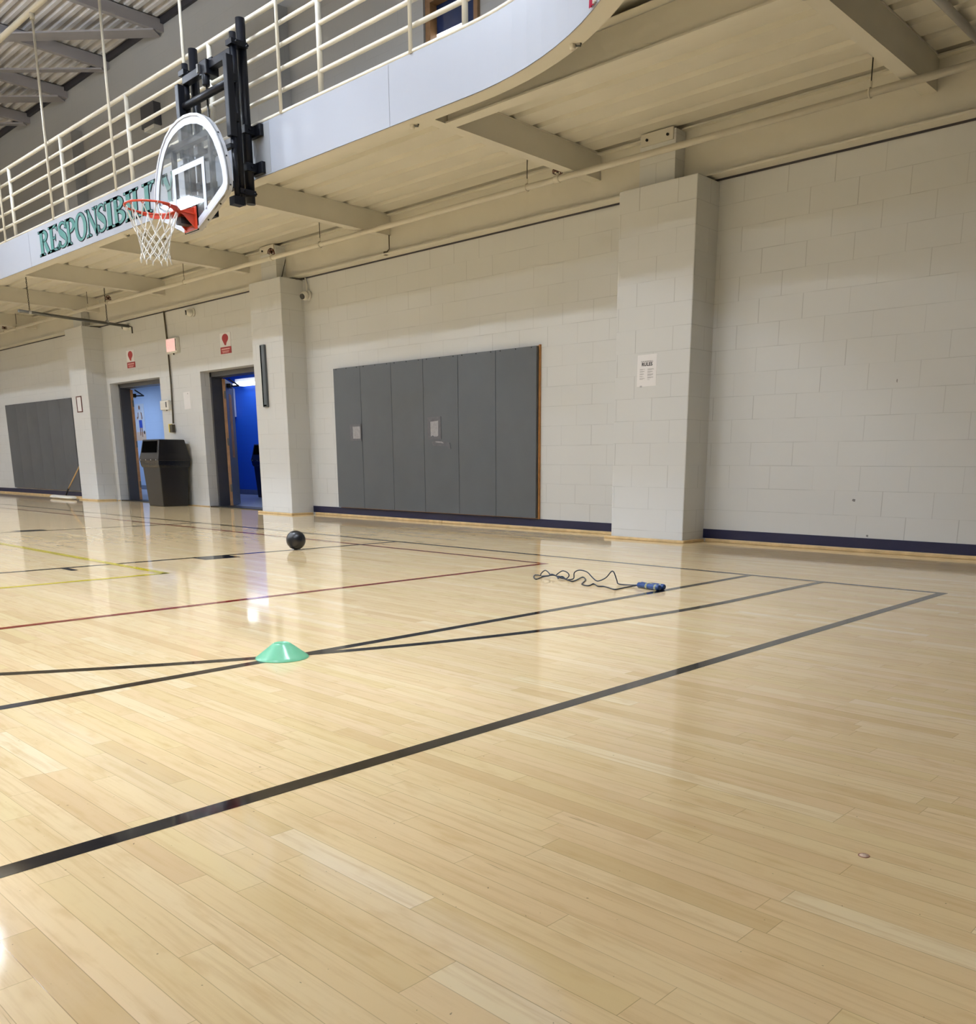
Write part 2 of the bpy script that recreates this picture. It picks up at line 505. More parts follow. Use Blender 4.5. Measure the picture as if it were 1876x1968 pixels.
def hline(y, x0, x1, w): return [(x0, y - w / 2), (x1, y - w / 2), (x1, y + w / 2), (x0, y + w / 2)]
def vline(x, y0, y1, w): return [(x - w / 2, y0), (x + w / 2, y0), (x + w / 2, y1), (x - w / 2, y1)]
def arc(cx, cy, r, a0, a1, w, n=60):
    out = []
    for i in range(n):
        p, q = a0 + (a1 - a0) * i / n, a0 + (a1 - a0) * (i + 1) / n
        out.append([(cx + (r - w / 2) * math.cos(p), cy + (r - w / 2) * math.sin(p)), (cx + (r + w / 2) * math.cos(p), cy + (r + w / 2) * math.sin(p)),
                    (cx + (r + w / 2) * math.cos(q), cy + (r + w / 2) * math.sin(q)), (cx + (r - w / 2) * math.cos(q), cy + (r - w / 2) * math.sin(q))])
    return out
LW = 0.05
court([vline(-1.717, YB + 1, 5.425, 0.052)], 'blackline', 'thick black end line nearest the viewer')
court([hline(5.40, -25.0, -1.69, LW)], 'blackline', 'long black side line along the wall', 0.0006)
court([vline(-2.938, YB + 1, 5.40, LW)], 'blackline', 'straight black line running under the cone', 0.0007)
court(arc(-8.69, 4.35, 6.25, -PI * 0.55, 0.0, LW, 90) + [vline(-2.44, 4.35, 5.40, LW)], 'blackline', 'curved black shooting arc', 0.0008)
court([vline(-4.385, YB + 1, 4.985, LW), hline(4.965, -25.0, -4.41, 0.045)], 'redline', 'dark red court line', 0.0009)
court([vline(-5.82, YB + 1, 2.76, 0.055), hline(2.745, -25.0, -5.80, 0.055)], 'yellowline', 'yellow court line', 0.0012)
court([vline(-6.62, -1.0, 5.40, LW)], 'blackline', 'black lane line under the basket', 0.0010)
court([vline(-10.40, -1.0, 5.40, LW)], 'blackline', 'black lane line on the far side', 0.0010)
court([hline(-0.2, -10.40, -6.62, LW)], 'blackline', 'black free throw line', 0.0011)
court([[(-6.60, 3.345), (-6.41, 3.345), (-6.41, 3.645), (-6.60, 3.645)]], 'blackline', 'black lane block', 0.0010)
court([hline(2.39, -6.60, -6.41, LW)], 'blackline', 'short black lane tick', 0.0010)
court([[(-10.62, 3.345), (-10.42, 3.345), (-10.42, 3.645), (-10.62, 3.645)]], 'blackline', 'black lane block on the far lane line', 0.0010)

# ------------------------------------------------------------------ walls
D1 = (-17.49, -15.48); D2 = (-14.07, -12.03); ZDOOR = 2.14
w = MB()
w.box(XL, D1[0], YW, YW + 0.36, 0, ZT); w.box(D1[1], D2[0], YW, YW + 0.36, 0, ZT); w.box(D2[1], XR, YW, YW + 0.36, 0, ZT)
w.box(D1[0], D1[1], YW, YW + 0.36, ZDOOR, ZT); w.box(D2[0], D2[1], YW, YW + 0.36, ZDOOR, ZT)
struct(w.build('wall_back', 'wall'), 'off white painted concrete block wall under the running track', 'wall')
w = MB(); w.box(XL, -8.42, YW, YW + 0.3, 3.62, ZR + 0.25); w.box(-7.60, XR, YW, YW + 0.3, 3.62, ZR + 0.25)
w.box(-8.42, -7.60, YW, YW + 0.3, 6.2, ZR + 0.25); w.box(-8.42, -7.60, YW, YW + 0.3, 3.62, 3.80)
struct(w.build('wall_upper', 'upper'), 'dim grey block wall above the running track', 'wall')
struct(MB().box(XL - 0.2, XL, YB, YW + 0.36, 0, ZR + 0.2).build('wall_left', 'room'), 'far end wall of the gym', 'wall')
struct(MB().box(XR, XR + 0.2, YB, YW + 0.36, 0, ZR + 0.2).build('wall_right', 'darkendwall'), 'near end wall of the gym', 'wall')  # unseen wall darkened in colour to cut bounce light on the beams
struct(MB().box(XL, XR, YB - 0.2, YB, 0, ZR + 0.2).build('wall_front', 'room'), 'opposite long wall of the gym', 'wall')

def pillar(name, x0, x1, s0, s1, label):
    m = MB(); m.box(x0, x1, YP, YW + 0.02, 0, 3.137)
    o = struct(m.build(name, 'pil', bevel=0.008), label, 'pillar')
    st = MB().box(s0, s1, 7.27, 7.43, 3.137, 3.585).build('pillar_cap', 'pil', o)
    m = MB(); m.box(s0 + 0.015, s1 - 0.02, 7.255, 7.272, 3.50, 3.60)
    pl = m.build('seat_plate', 'beige', o)
    for fx in (0.22, 0.80):
        MB().cyl((s0 + fx * (s1 - s0), 7.257, 3.545), (s0 + fx * (s1 - s0), 7.243, 3.545), 0.012, 8).build('bolt', 'darkmetal', pl)
    return o
pillar('pillar_1', -5.44, -4.61, -5.315, -4.935, 'block pillar carrying the sheet of rules')
pillar('pillar_2', -11.85, -11.07, -11.72, -11.34, 'block pillar between the right doorway and the large wall pads')
pillar('pillar_3', -18.40, -17.62, -18.28, -17.90, 'far left block pillar beside the left doorway')
struct(MB().box(-0.1, 0.44, YP, YW + 0.02, 0, 3.137).build('pillar_4', 'pil'), 'block pillar in the corner out of view', 'pillar')

# navy base band and wood strips
for nm, a, b in (('baseboard_back', -4.61, XR), ('baseboard_middle', -11.07, -5.44), ('baseboard_left', XL, -18.40)):
    struct(MB().box(a, b, YW - 0.006, YW + 0.01, 0.03, 0.116).build(nm, 'navy'), 'navy painted base band', 'baseboard')
k = 1
def strip(x0, x1, y0, y1, z=0.030):
    global k
    struct(MB().box(x0, x1, y0, y1, 0, z).build('trim_%d' % k, 'woodtrim', bevel=0.006), 'maple strip along the wall foot', 'trim'); k += 1
for a, b in ((-4.57, -1.9), (-1.895, XR), (-10.99, -8.3), (-8.295, -5.48), (-25.0, -18.44)):
    strip(a, b, YW - 0.034, YW)
for a, b in ((-5.50, -4.575), (-11.92, -11.035), (-18.47, -17.585)):
    strip(a, b, YP - 0.036, YP, 0.026)
    strip(b - 0.036, b, YP, YW - 0.034, 0.026)
for a, b in ((-15.48, -14.07), (-17.585, -17.49)):
    strip(a, b, YW - 0.02, YW, 0.014)

# ------------------------------------------------------------------ track: girder, beams, deck, fascia
m = MB()
m.box(XL, XR, 7.42, 7.435, ZT + 0.012, 3.600); m.box(XL, XR, 7.345, YW + 0.02, ZT, ZT + 0.014); m.box(XL, XR, 7.36, YW + 0.02, 3.588, 3.602)
struct(m.build('beam_girder', 'beige'), 'long beige steel girder along the top of the block wall', 'beam')
struct(MB().box(XL, XR, 7.485, YW + 0.03, 3.146, ZT).build('trim_gap_shade', 'darkledgergap'), 'dark strip painted as the shaded gap under the girder', 'trim')  # dark strip stands in for the shade between girder and wall
BX = [-2.77, -5.88, -9.07, -12.27, -14.86, -17.42, -20.5, -23.6]
for i, x in enumerate(BX):
    m = MB()
    fw = 0.115
    m.box(x - fw, x, 5.2, 7.42, 3.375, 3.387)
    m.box(x - fw / 2 - 0.006, x - 0.006, 5.2, 7.42, 3.387, ZD - 0.012)
    m.box(x - fw, x, 5.2, 7.42, ZD - 0.013, ZD - 0.002)
    struct(m.build('beam_cross', 'beige'), 'beige cross beam under the running track, number %d from the viewer' % (i + 1), 'beam')
m = MB()
m.box(-5.88, XR, 5.405, 5.52, 3.375, 3.388); m.box(-5.88, XR, 5.43, 5.442, 3.388, ZD - 0.01)
struct(m.build('beam_edge', 'beige'), 'straight beige edge beam behind the curved fascia', 'beam')
# fluted deck
def fluted(y0, y1, x0, x1, z, pitch, low, depth, slope):
    m = MB(); prof = []
    y = y0
    while y < y1:
        prof += [(y, z), (y + low, z), (y + low + slope, z + depth), (y + pitch - slope, z + depth)]
        y += pitch
    prof.append((y, z))
    for (a, za), (b, zb) in zip(prof, prof[1:]):
        m.quad((x0, a, za), (x1, a, za), (x1, b, zb), (x0, b, zb))
    return m
m_deck = fluted(5.345, 7.45, XL, XR, ZD, 0.2945, 0.205, 0.045, 0.02)
m_deck.quad((XL, 5.15, ZD), (-5.90, 5.15, ZD), (-5.90, 5.345, ZD), (XL, 5.345, ZD))
struct(m_deck.build('ceiling_track', 'deckbeige'), 'beige fluted steel deck under the running track', 'ceiling')
# track plan: straight, quarter bend, then along the near end wall
CX, CY, CR = -5.30, 1.97, 3.10
def plan(off, z, n=28):
    """outline of the track's inner edge, off metres towards the wall"""
    p = [(XL, YF + off)]
    for i in range(n + 1):
        a = PI / 2 - PI / 2 * i / n
        p.append((CX + (CR + off) * math.cos(a), CY + (CR + off) * math.sin(a)))
    p.append((CX + CR + off, YB))
    return [Vector((x, y, z)) for x, y in p]
def band(m, A, B):
    for i in range(len(A) - 1):
        m.quad(A[i], A[i + 1], B[i + 1], B[i])
ZF0, ZF1 = 3.335, 3.785
m = MB()
band(m, plan(0, ZF0), plan(0, ZF1)); band(m, plan(0.02, ZF0 + 0.002), plan(0.02, ZF1))
band(m, plan(0, ZF1), plan(0.02, ZF1)); band(m, plan(0, ZF0), plan(0.02, ZF0 + 0.002))
fas = struct(m.build('trim_fascia', 'fascia'), 'white fascia board edging the running track', 'fascia')
m = MB(); band(m, plan(0.004, ZF0 - 0.003), plan(0.135, ZF0 - 0.003)); band(m, plan(0.135, ZF0 - 0.003), plan(0.135, ZF0 + 0.04)); band(m, plan(0.135, ZF0 + 0.04), plan(0.15, ZF0 + 0.04))
m.build('fascia_return', 'beige', fas)
m = MB()
for x in (-6.17, -13.95, -21.5):
    m.box(x - 0.002, x + 0.002, YF - 0.0012, YF, ZF0, ZF1 - 0.01)
m.build('panel_seam', 'seam', fas)
m = MB(); m.tube([p + Vector((0, 0, 0.008)) for p in plan(0.012, ZF1)], 0.018, 8)
m.build('fascia_cap', 'rail', fas)
m = MB()
P = [(-8.17, 3.36), (-7.90, 3.345), (-7.90, 3.765), (-8.0, 3.765), (-8.13, 3.73), (-8.10, 3.66), (-8.14, 3.62), (-8.12, 3.55), (-8.15, 3.5)]
m.prism(P, lambda u, v, d: (u, YF - d, v), 0.0, 0.0015)
m.build('repainted_patch', 'patched', fas)['label'] = 'duller grey white patch of paint beside the hoop brackets'
# deck slab of the track (closes the top, soffit beyond the edge beam)
m = MB()
A, B = plan(0.02, 3.70), plan(0.02, 3.668)
outer = [Vector((XL, YW, 0))] + [Vector((min(XR, p.x + 2.43 * math.cos(PI / 2 - PI / 2 * i / 28) * 3.2), YW, 0)) for i, p in enumerate(A[1:-1])] + [Vector((XR, YB, 0))]
for i in range(len(A) - 1):
    for z in (3.70, 3.668):
        a, b = A[i].copy(), A[i + 1].copy(); c, d = outer[i + 1].copy(), outer[i].copy()
        for v in (a, b, c, d): v.z = z
        m.quad(a, b, c, d)
m.quad((outer[-2].x, YW, 3.668), (XR, YW, 3.668), (XR, YB, 3.668), (outer[-2].x + 0.0, YB + 0.001, 3.668))
struct(m.build('floor_track', 'beige'), 'slab of the elevated running track', 'floor')

# small clips under the fascia
for (x, y, z, l) in ((-4.17, 4.945, ZF0, 'small beige clip hanging under the curved end of the fascia'), (-6.0, 5.16, ZF0, 'small beige clip under the fascia at the panel seam'), (-11.2, 5.16, ZF0, 'small beige clip under the fascia above the lettering')):
    t = thing('pipe_clip', (x, y, z - 0.004), l, 'clip', 'clips under the fascia')
    MB().lathe((x, y, z - 0.034), [(0.001, 0.0), (0.018, 0.002), (0.02, 0.012), (0.02, 0.03)], 14).build('socket', 'rail', t)
    MB().tube([(x + 0.012, y + 0.01, z - 0.012), (x + 0.05, y + 0.015, z - 0.02), (x + 0.05, y + 0.02, z - 0.005)], 0.007, 8).build('hook', 'steelgrey', t)

# white conduit in the near bay
t = thing('conduit_pipe', (-2.46, 5.6, 3.56), 'pale grey pipe under the track deck at the top right corner', 'pipe')
MB().cyl((-2.475, 5.5, 3.57), (-2.455, 7.41, 3.57), 0.026, 16).build('pipe', 'alu', t)
MB().cyl((-2.47, 6.3, 3.57), (-2.47, 6.3, ZD), 0.006, 8).build('strap', 'darkmetal', t)

# ------------------------------------------------------------------ guard railing and hanger rods
rail = thing('guard_railing', (-12.0, 5.12, 3.80), 'cream pipe railing of the running track above the white fascia', 'railing')
def rplan(z): return plan(0.05, z)
for z in (3.99, 4.163, 4.35, 4.525, 4.70):
    MB().tube(rplan(z), 0.023 if z > 4.6 else 0.019, 10).build('rail_bar', 'rail', rail)
px = [-25.5, -23.65, -21.85, -20.0, -18.2, -16.36, -14.53, -12.69, -10.80, -8.955, -7.14, -5.345]
for x in px:
    MB().cyl((x, YF + 0.05, 3.79), (x, YF + 0.05, 4.70), 0.024, 12).build('rail_post', 'rail', rail)
for i in range(1, 4):
    a = PI / 2 - i * PI / 7
    x, y = CX + (CR + 0.05) * math.cos(a), CY + (CR + 0.05) * math.sin(a)
    MB().cyl((x, y, 3.79), (x, y, 4.70), 0.024, 12).build('rail_post', 'rail', rail)
ord_ = ['nearest the curve', 'right of the hoop posts', 'behind the hoop posts', 'above the hoop rim', 'left of the hoop rim', 'at the left edge of the picture', 'beyond the left edge']
rods = [-5.893, -7.685, -9.365, -11.13, -13.02, -14.80, -16.6]
for x, o_ in zip(rods, ord_):
    t = thing('hanger_rod', (x, YF + 0.005, 3.79), 'thin cream hanger rod of the track, ' + o_, 'rod', 'hanger rods of the running track')
    MB().cyl((x, YF - 0.004, 3.78), (x, YF - 0.004, 6.13), 0.0155, 10).build('rod', 'rail', t)
    MB().cyl((x, YF - 0.004, 6.06), (x, YF - 0.004, 6.13), 0.03, 10).build('socket', 'rail', t)
tag(MB().cyl((XL, YF - 0.004, 6.16), (XR, YF - 0.004, 6.16), 0.035, 12).build('header_pipe', 'rail'), 'long cream pipe below the roof girders carrying the hanger rods', 'pipe')

# ------------------------------------------------------------------ roof
struct(fluted(YB, YW + 0.2, XL, XR, ZR, 0.144, 0.055, 0.072, 0.020).build('ceiling_roof', 'roofdeck'), 'grey corrugated steel roof deck', 'ceiling')
struct(MB().box(XL, XR, YB, YW + 0.2, ZR + 0.07, ZR + 0.12).build('ceiling_cover', 'roofbeam'), 'roof covering above the deck', 'ceiling')
gx = [-1.6, -3.43, -5.26, -7.08, -8.9, -10.73, -12.56, -14.39, -16.32, -18.08, -19.89, -21.7, -23.5, -25.3]
for n_, x in enumerate(gx):
    m = MB()
    m.box(x - 0.012, x, YB, YW, ZR - 0.165, ZR - 0.004)
    m.box(x - 0.085, x + 0.0, YB, YW, ZR - 0.175, ZR - 0.165); m.box(x - 0.085, x, YB, YW, ZR - 0.014, ZR - 0.004)
    struct(m.build('beam_roof', 'roofbeam'), 'grey steel roof joist', 'beam')
    # flat braces running slantwise from the wall end of one joist to the next
    if n_ + 1 < len(gx):
        p, q = Vector((x - 0.06, YW - 0.08, ZR - 0.19)), Vector((gx[n_ + 1] - 0.04, 5.85, ZR - 0.19))
        d = q - p; sd = Vector((d.y, -d.x, 0)).normalized()
        hw = 0.13 if n_ % 2 else 0.06
        struct(MB().obox((p + q) / 2, d / 2, sd * hw, Vector((0, 0, 0.012))).build('beam_brace', 'roofbeam'), 'flat grey brace between two roof joists', 'beam')
struct(MB().box(XL, XR, YW - 0.05, YW, ZR - 0.07, ZR + 0.02).build('trim_roof_ledger', 'darkledgergap'), 'dark ledger where roof and upper wall meet', 'trim')
t = thing('air_duct', (-18, 4.15, 5.6), 'cream round air duct below the roof at the top left corner', 'duct')
MB().tube([(XL + 0.1, 4.15, 5.85), (-10.0, 4.15, 5.85)], 0.25, 28).build('duct_pipe', 'duct', t)
# pilasters and boxes on the upper wall
for i, (a, b) in enumerate(((-5.44, -4.61), (-11.90, -11.12), (-18.45, -17.62), (-24.9, -24.1))):
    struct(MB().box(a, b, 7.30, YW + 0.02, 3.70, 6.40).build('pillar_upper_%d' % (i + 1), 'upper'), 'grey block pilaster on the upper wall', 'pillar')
t = thing('emergency_light', (-14.9, 7.42, 5.75), 'dark grey emergency light box on the upper wall above the lettering', 'light')
MB().box(-15.12, -14.68, 7.38, YW, 5.85, 6.16).build('box', 'frame', t)
MB().box(-15.05, -14.72, 7.385, YW, 5.80, 5.85).build('lens_strip', 'plastic', t)
# tiny crack of dangling cable on upper wall
tag(MB().tube([(-11.9, YW - 0.012, 6.95), (-11.6, YW - 0.015, 6.85), (-11.35, YW - 0.02, 6.83), (-11.2, YW - 0.012, 6.77)], 0.009, 8).build('loose_cable', 'darkmetal'), 'short dark cable stub dangling on the upper wall above the hoop posts', 'cable')

# upper window
wn = struct(MB().box(-8.42, -8.34, 7.46, YW + 0.1, 3.8, 6.2).build('window_1', 'brown'), 'window with a brown wood frame behind the railing', 'window')
MB().box(-7.66, -7.60, 7.46, YW + 0.1, 3.8, 6.2).build('frame_side', 'brown', wn)
MB().box(-8.34, -7.66, 7.46, YW + 0.1, 6.12, 6.2).build('frame_head', 'brown', wn)
MB().box(-8.34, -7.66, 7.46, YW + 0.1, 5.62, 5.70).build('transom', 'brown', wn)
MB().box(-8.34, -7.66, 7.56, 7.57, 3.8, 6.12).build('pane', 'darkbluewin', wn)
MB().box(-8.33, -7.93, 7.548, 7.558, 5.02, 5.335).build('reflection_panel', 'winreflect', wn)  # glowing panel stands in for a bright reflection on the pane
MB().box(-8.62, -8.43, 7.44, YW + 0.02, 3.72, 6.3).build('side_casing', 'upper', wn)
MB().box(-8.34, -7.66, 7.60, 7.80, 3.8, 6.2).build('dark_room', 'darkbluewin', wn)

# cloth hanging on the fascia's curve
t = thing('hanging_banner', (-3.80, 4.72, 3.5), 'crimson and white cloth hanging on the curved end of the fascia', 'banner')
def cloth(a0, a1, z0, z1, mat, nm):
    m = MB(); n = 6; rows = []
    for j in range(5):
        z = z0 + (z1 - z0) * j / 4; r = []
        for i in range(n + 1):
            a = a0 + (a1 - a0) * i / n
            rr = CR - 0.012 - 0.008 * math.sin(i * 2.1 + j * 0.6)
            r.append(m.bm.verts.new((CX + rr * math.cos(a), CY + rr * math.sin(a), z)))
        rows.append(r)
    for a, b in zip(rows, rows[1:]):
        for i in range(n):
            m.bm.faces.new((a[i], a[i + 1], b[i + 1], b[i])).smooth = True
    o = m.build(nm, mat, t)
    so = o.modifiers.new('thick', 'SOLIDIFY'); so.thickness = 0.003
    return o
A0 = math.atan2(4.735 - CY, -3.805 - CX)
cloth(A0 - 0.004, A0 - 0.022, 3.345, 3.80, 'magenta', 'crimson_panel')
cloth(A0 - 0.022, A0 - 0.036, 3.345, 3.80, 'whitecloth', 'white_panel')
cloth(A0 - 0.036, A0 - 0.042, 3.40, 3.80, 'darkcloth', 'dark_border')

# ------------------------------------------------------------------ sprinkler line
t = thing('sprinkler_pipe', (-12, 7.0, 3.30), 'long cream sprinkler pipe slung under the cross beams', 'pipe')
ZP, YPIPE = 3.335, 7.0
MB().cyl((XL, YPIPE, ZP), (XR, YPIPE, ZP), 0.027, 16).build('pipe', 'rail', t)
for x in (-3.09, -6.46, -9.92, -13.40, -16.9, -20.4):
    m = MB(); m.cyl((x, YPIPE, ZP + 0.06), (x, YPIPE, ZD), 0.0045, 6)
    h = m.build('hanger', 'darkmetal', t)
    m = MB(); m.tube([(x, YPIPE + 0.033 * math.cos(2 * PI * i / 16), ZP + 0.033 * math.sin(2 * PI * i / 16)) for i in range(16)], 0.006, 6, closed=True)
    m.cyl((x, YPIPE, ZP + 0.03), (x, YPIPE, ZP + 0.075), 0.009, 8)
    m.build('loop', 'rail', h)
for i, (x, l) in enumerate(((-6.07, 'right of centre above the large pads'), (-11.02, 'at the pillar beside the large pads'), (-16.06, 'above the left doorway'), (-21.1, 'at the left edge of the picture'))):
    s_ = thing('fire_sprinkler', (x, YPIPE, ZP + 0.03), 'sprinkler head in a red brown wire cage, ' + l, 'sprinkler', 'caged sprinkler heads on the pipe')
    m = MB(); m.cyl((x - 0.03, YPIPE, ZP), (x + 0.03, YPIPE, ZP), 0.034, 14); m.cyl((x, YPIPE, ZP + 0.03), (x, YPIPE, ZP + 0.05), 0.014, 10)
    m.build('tee', 'rail', s_)
    m = MB(); m.cyl((x, YPIPE, ZP + 0.05), (x, YPIPE, ZP + 0.085), 0.011, 8); m.lathe((x, YPIPE, ZP + 0.085), [(0.001, 0.004), (0.022, 0.004), (0.024, 0.0)], 14)
    m.build('nozzle', 'darkmetal', s_)
    m = MB()
    for kk in range(4):
        a = kk * PI / 4
        pts = [(x + 0.046 * math.cos(b) * math.cos(a), YPIPE + 0.046 * math.cos(b) * math.sin(a), ZP + 0.055 + 0.062 * math.sin(b)) for b in [PI * j / 12 for j in range(13)]]
        m.tube(pts, 0.004, 6)
    for zz, rr in ((0.055, 0.047), (0.085, 0.041)):
        m.tube([(x + rr * math.cos(2 * PI * j / 20), YPIPE + rr * math.sin(2 * PI * j / 20), ZP + zz) for j in range(20)], 0.004, 6, closed=True)
    m.build('wire_cage', 'redbrass', s_)

# grey tube hung on chains near the left doorway
t = thing('hanging_tube', (-15.9, 6.3, 3.05), 'grey steel tube hung level on two chains in front of the left doorway', 'tube')
ZH = 3.04
XH = -16.0
MB().cyl((XH - 0.02, 5.55, ZH), (XH - 0.16, 7.36, ZH - 0.03), 0.024, 14).build('tube', 'steelgrey', t)
for y in (5.72, 6.98):
    m = MB()
    z = ZH + 0.03; kk = 0
    xx = XH - 0.02 - 0.14 * (y - 5.55) / 1.81
    while z < 3.56:
        pts = []
        for j in range(10):
            a = 2 * PI * j / 10
            q = 0.008 * math.cos(a)
            pts.append((xx + (q if kk % 2 else 0), y + (0 if kk % 2 else q), z + 0.016 + 0.018 * math.sin(a)))
        m.tube(pts, 0.0035, 5, closed=True)
        z += 0.028; kk += 1
    m.build('chain', 'darkmetal', t)
    MB().lathe((xx, y - 0.0, ZH), [(0.027, -0.02), (0.029, 0.0), (0.027, 0.02)], 14, 'y').build('clamp', 'alu', t)
MB().tube([(XH - 0.16, 7.36, ZH - 0.03), (XH - 0.162, 7.41, ZH - 0.035), (XH - 0.162, 7.41, ZH - 0.14)], 0.012, 8).build('wall_hook', 'darkmetal', t)

# ------------------------------------------------------------------ fascia lettering (RESPONSIBILITY)
ZL0, ZL1 = 3.415, 3.715
HL = ZL1 - ZL0
def letter_shapes(ch):
    """strokes of a tall bold serif letter in a 0..1 box: list of polygons"""
    S = []
    def rect(a, b, c, d): S.append([(a, c), (b, c), (b, d), (a, d)])
    def serif(cx, half, y, up, t=0.055):
        s = 1 if up else -1
        S.append([(cx - half, y), (cx + half, y), (cx + half, y - s * t * 0.7), (cx + half * 0.45, y - s * t * 1.6), (cx - half * 0.45, y - s * t * 1.6), (cx - half, y - s * t * 0.7)])
    def bowl(cx, cy, rx, ry, tx, ty, a0, a1, n=18):
        for i in range(n):
            p, q = a0 + (a1 - a0) * i / n, a0 + (a1 - a0) * (i + 1) / n
            S.append([(cx + rx * math.cos(p), cy + ry * math.sin(p)), (cx + rx * math.cos(q), cy + ry * math.sin(q)),
                      (cx + (rx - tx) * math.cos(q), cy + (ry - ty) * math.sin(q)), (cx + (rx - tx) * math.cos(p), cy + (ry - ty) * math.sin(p))])
    H = PI / 2
    if ch in 'RPB':
        rect(0.14, 0.40, 0, 1); serif(0.27, 0.27, 1, True); serif(0.27, 0.27, 0, False)
    if ch == 'R':
        bowl(0.40, 0.75, 0.46, 0.25, 0.24, 0.09, -H, H); rect(0.36, 0.44, 0.91, 1.0); rect(0.36, 0.44, 0.50, 0.59)
        S.append([(0.42, 0.54), (0.66, 0.54), (0.98, 0.06), (0.98, 0.0), (0.72, 0.0)])
        S.append([(0.72, 0.0), (1.02, 0.0), (1.02, 0.06), (0.86, 0.09)])
    if ch == 'P':
        bowl(0.40, 0.72, 0.56, 0.28, 0.26, 0.09, -H, H); rect(0.36, 0.44, 0.91, 1.0); rect(0.36, 0.44, 0.44, 0.53)
    if ch == 'B':
        bowl(0.38, 0.76, 0.52, 0.24, 0.26, 0.09, -H, H); bowl(0.38, 0.26, 0.62, 0.26, 0.28, 0.09, -H, H)
        rect(0.34, 0.44, 0.91, 1.0); rect(0.34, 0.44, 0.0, 0.09); rect(0.34, 0.50, 0.47, 0.56)
    if ch == 'E':
        rect(0.16, 0.44, 0, 1); serif(0.28, 0.26, 1, True); serif(0.28, 0.26, 0, False)
        rect(0.40, 0.92, 0.91, 1.0); S.append([(0.92, 1.0), (0.92, 0.74), (0.84, 0.80), (0.66, 0.92)])
        rect(0.40, 0.66, 0.47, 0.55); S.append([(0.70, 0.64), (0.70, 0.38), (0.63, 0.45), (0.63, 0.57)])
        rect(0.40, 0.96, 0.0, 0.09); S.append([(0.90, 0.0), (1.0, 0.28), (0.93, 0.22), (0.70, 0.08)])
    if ch == 'S':
        cl = [(0.80, 0.74, 0.05), (0.80, 0.88, 0.045), (0.66, 0.955, 0.042), (0.48, 0.965, 0.045), (0.30, 0.92, 0.07), (0.185, 0.83, 0.10), (0.175, 0.73, 0.12), (0.26, 0.635, 0.13), (0.42, 0.56, 0.135),
              (0.60, 0.475, 0.135), (0.76, 0.39, 0.13), (0.835, 0.29, 0.115), (0.81, 0.17, 0.09), (0.69, 0.075, 0.06), (0.50, 0.035, 0.045), (0.30, 0.045, 0.045), (0.19, 0.12, 0.05), (0.18, 0.26, 0.05)]
        L_, R_ = [], []
        for i, (x, y, w) in enumerate(cl):
            x0, y0, _ = cl[max(i - 1, 0)]; x1, y1, _ = cl[min(i + 1, len(cl) - 1)]
            d = math.hypot(x1 - x0, y1 - y0); nx, ny = -(y1 - y0) / d, (x1 - x0) / d
            L_.append((x + nx * w, y + ny * w)); R_.append((x - nx * w, y - ny * w))
        for i in range(len(cl) - 1):
            S.append([L_[i], L_[i + 1], R_[i + 1], R_[i]])
        S.append([(0.93, 1.0), (0.95, 0.69), (0.86, 0.72), (0.78, 0.90)]); S.append([(0.06, 0.0), (0.04, 0.31), (0.13, 0.28), (0.22, 0.10)])
    if ch == 'O':
        bowl(0.5, 0.5, 0.52, 0.53, 0.26, 0.10, 0, 2 * PI, 36)
    if ch == 'N':
        rect(0.18, 0.27, 0, 1); serif(0.22, 0.22, 0, False); rect(0.78, 0.87, 0, 1); serif(0.82, 0.20, 1, True)
        S.append([(0.02, 1.0), (0.32, 1.0), (0.87, 0.16), (0.87, -0.04), (0.80, -0.04), (0.14, 0.94)])
    if ch == 'I':
        rect(0.27, 0.73, 0, 1); serif(0.5, 0.48, 1, True); serif(0.5, 0.48, 0, False)
    if ch == 'L':
        rect(0.16, 0.44, 0, 1); serif(0.30, 0.28, 1, True); serif(0.28, 0.26, 0, False)
        rect(0.40, 0.96, 0, 0.09); S.append([(0.88, 0.0), (1.0, 0.34), (0.93, 0.27), (0.68, 0.08)])
    if ch == 'T':
        rect(0.36, 0.64, 0, 1); serif(0.5, 0.28, 0, False); rect(0.04, 0.96, 0.91, 1.0)
        S.append([(0.0, 1.0), (0.0, 0.68), (0.07, 0.76), (0.20, 0.92)]); S.append([(1.0, 1.0), (1.0, 0.68), (0.93, 0.76), (0.80, 0.92)])
    if ch == 'Y':
        rect(0.38, 0.64, 0, 0.46); serif(0.51, 0.27, 0, False)
        S.append([(0.02, 1.0), (0.32, 1.0), (0.64, 0.44), (0.40, 0.40)]); S.append([(0.80, 1.0), (0.92, 1.0), (0.62, 0.42), (0.52, 0.44)])
        serif(0.18, 0.22, 1, True); serif(0.86, 0.16, 1, True)
    return S
def polysign(p):
    return sum(p[i][0] * p[(i + 1) % len(p)][1] - p[(i + 1) % len(p)][0] * p[i][1] for i in range(len(p)))
sign = thing('fascia_lettering', (-11.7, YF, ZL0), 'teal serif lettering with dark outline spelling RESPONSIBILITY on the white fascia', 'lettering')
spans = [('R', -13.60, -13.23), ('E', -13.25, -12.92), ('S', -12.93, -12.64), ('P', -12.68, -12.36), ('O', -12.38, -12.04), ('N', -12.06, -11.70), ('S', -11.73, -11.46),
         ('I', -11.49, -11.25), ('B', -11.28, -10.95), ('I', -10.97, -10.74), ('L', -10.78, -10.46), ('I', -10.50, -10.28), ('T', -10.30, -10.00), ('Y', -10.02, -9.72)]
OUT = 0.0085
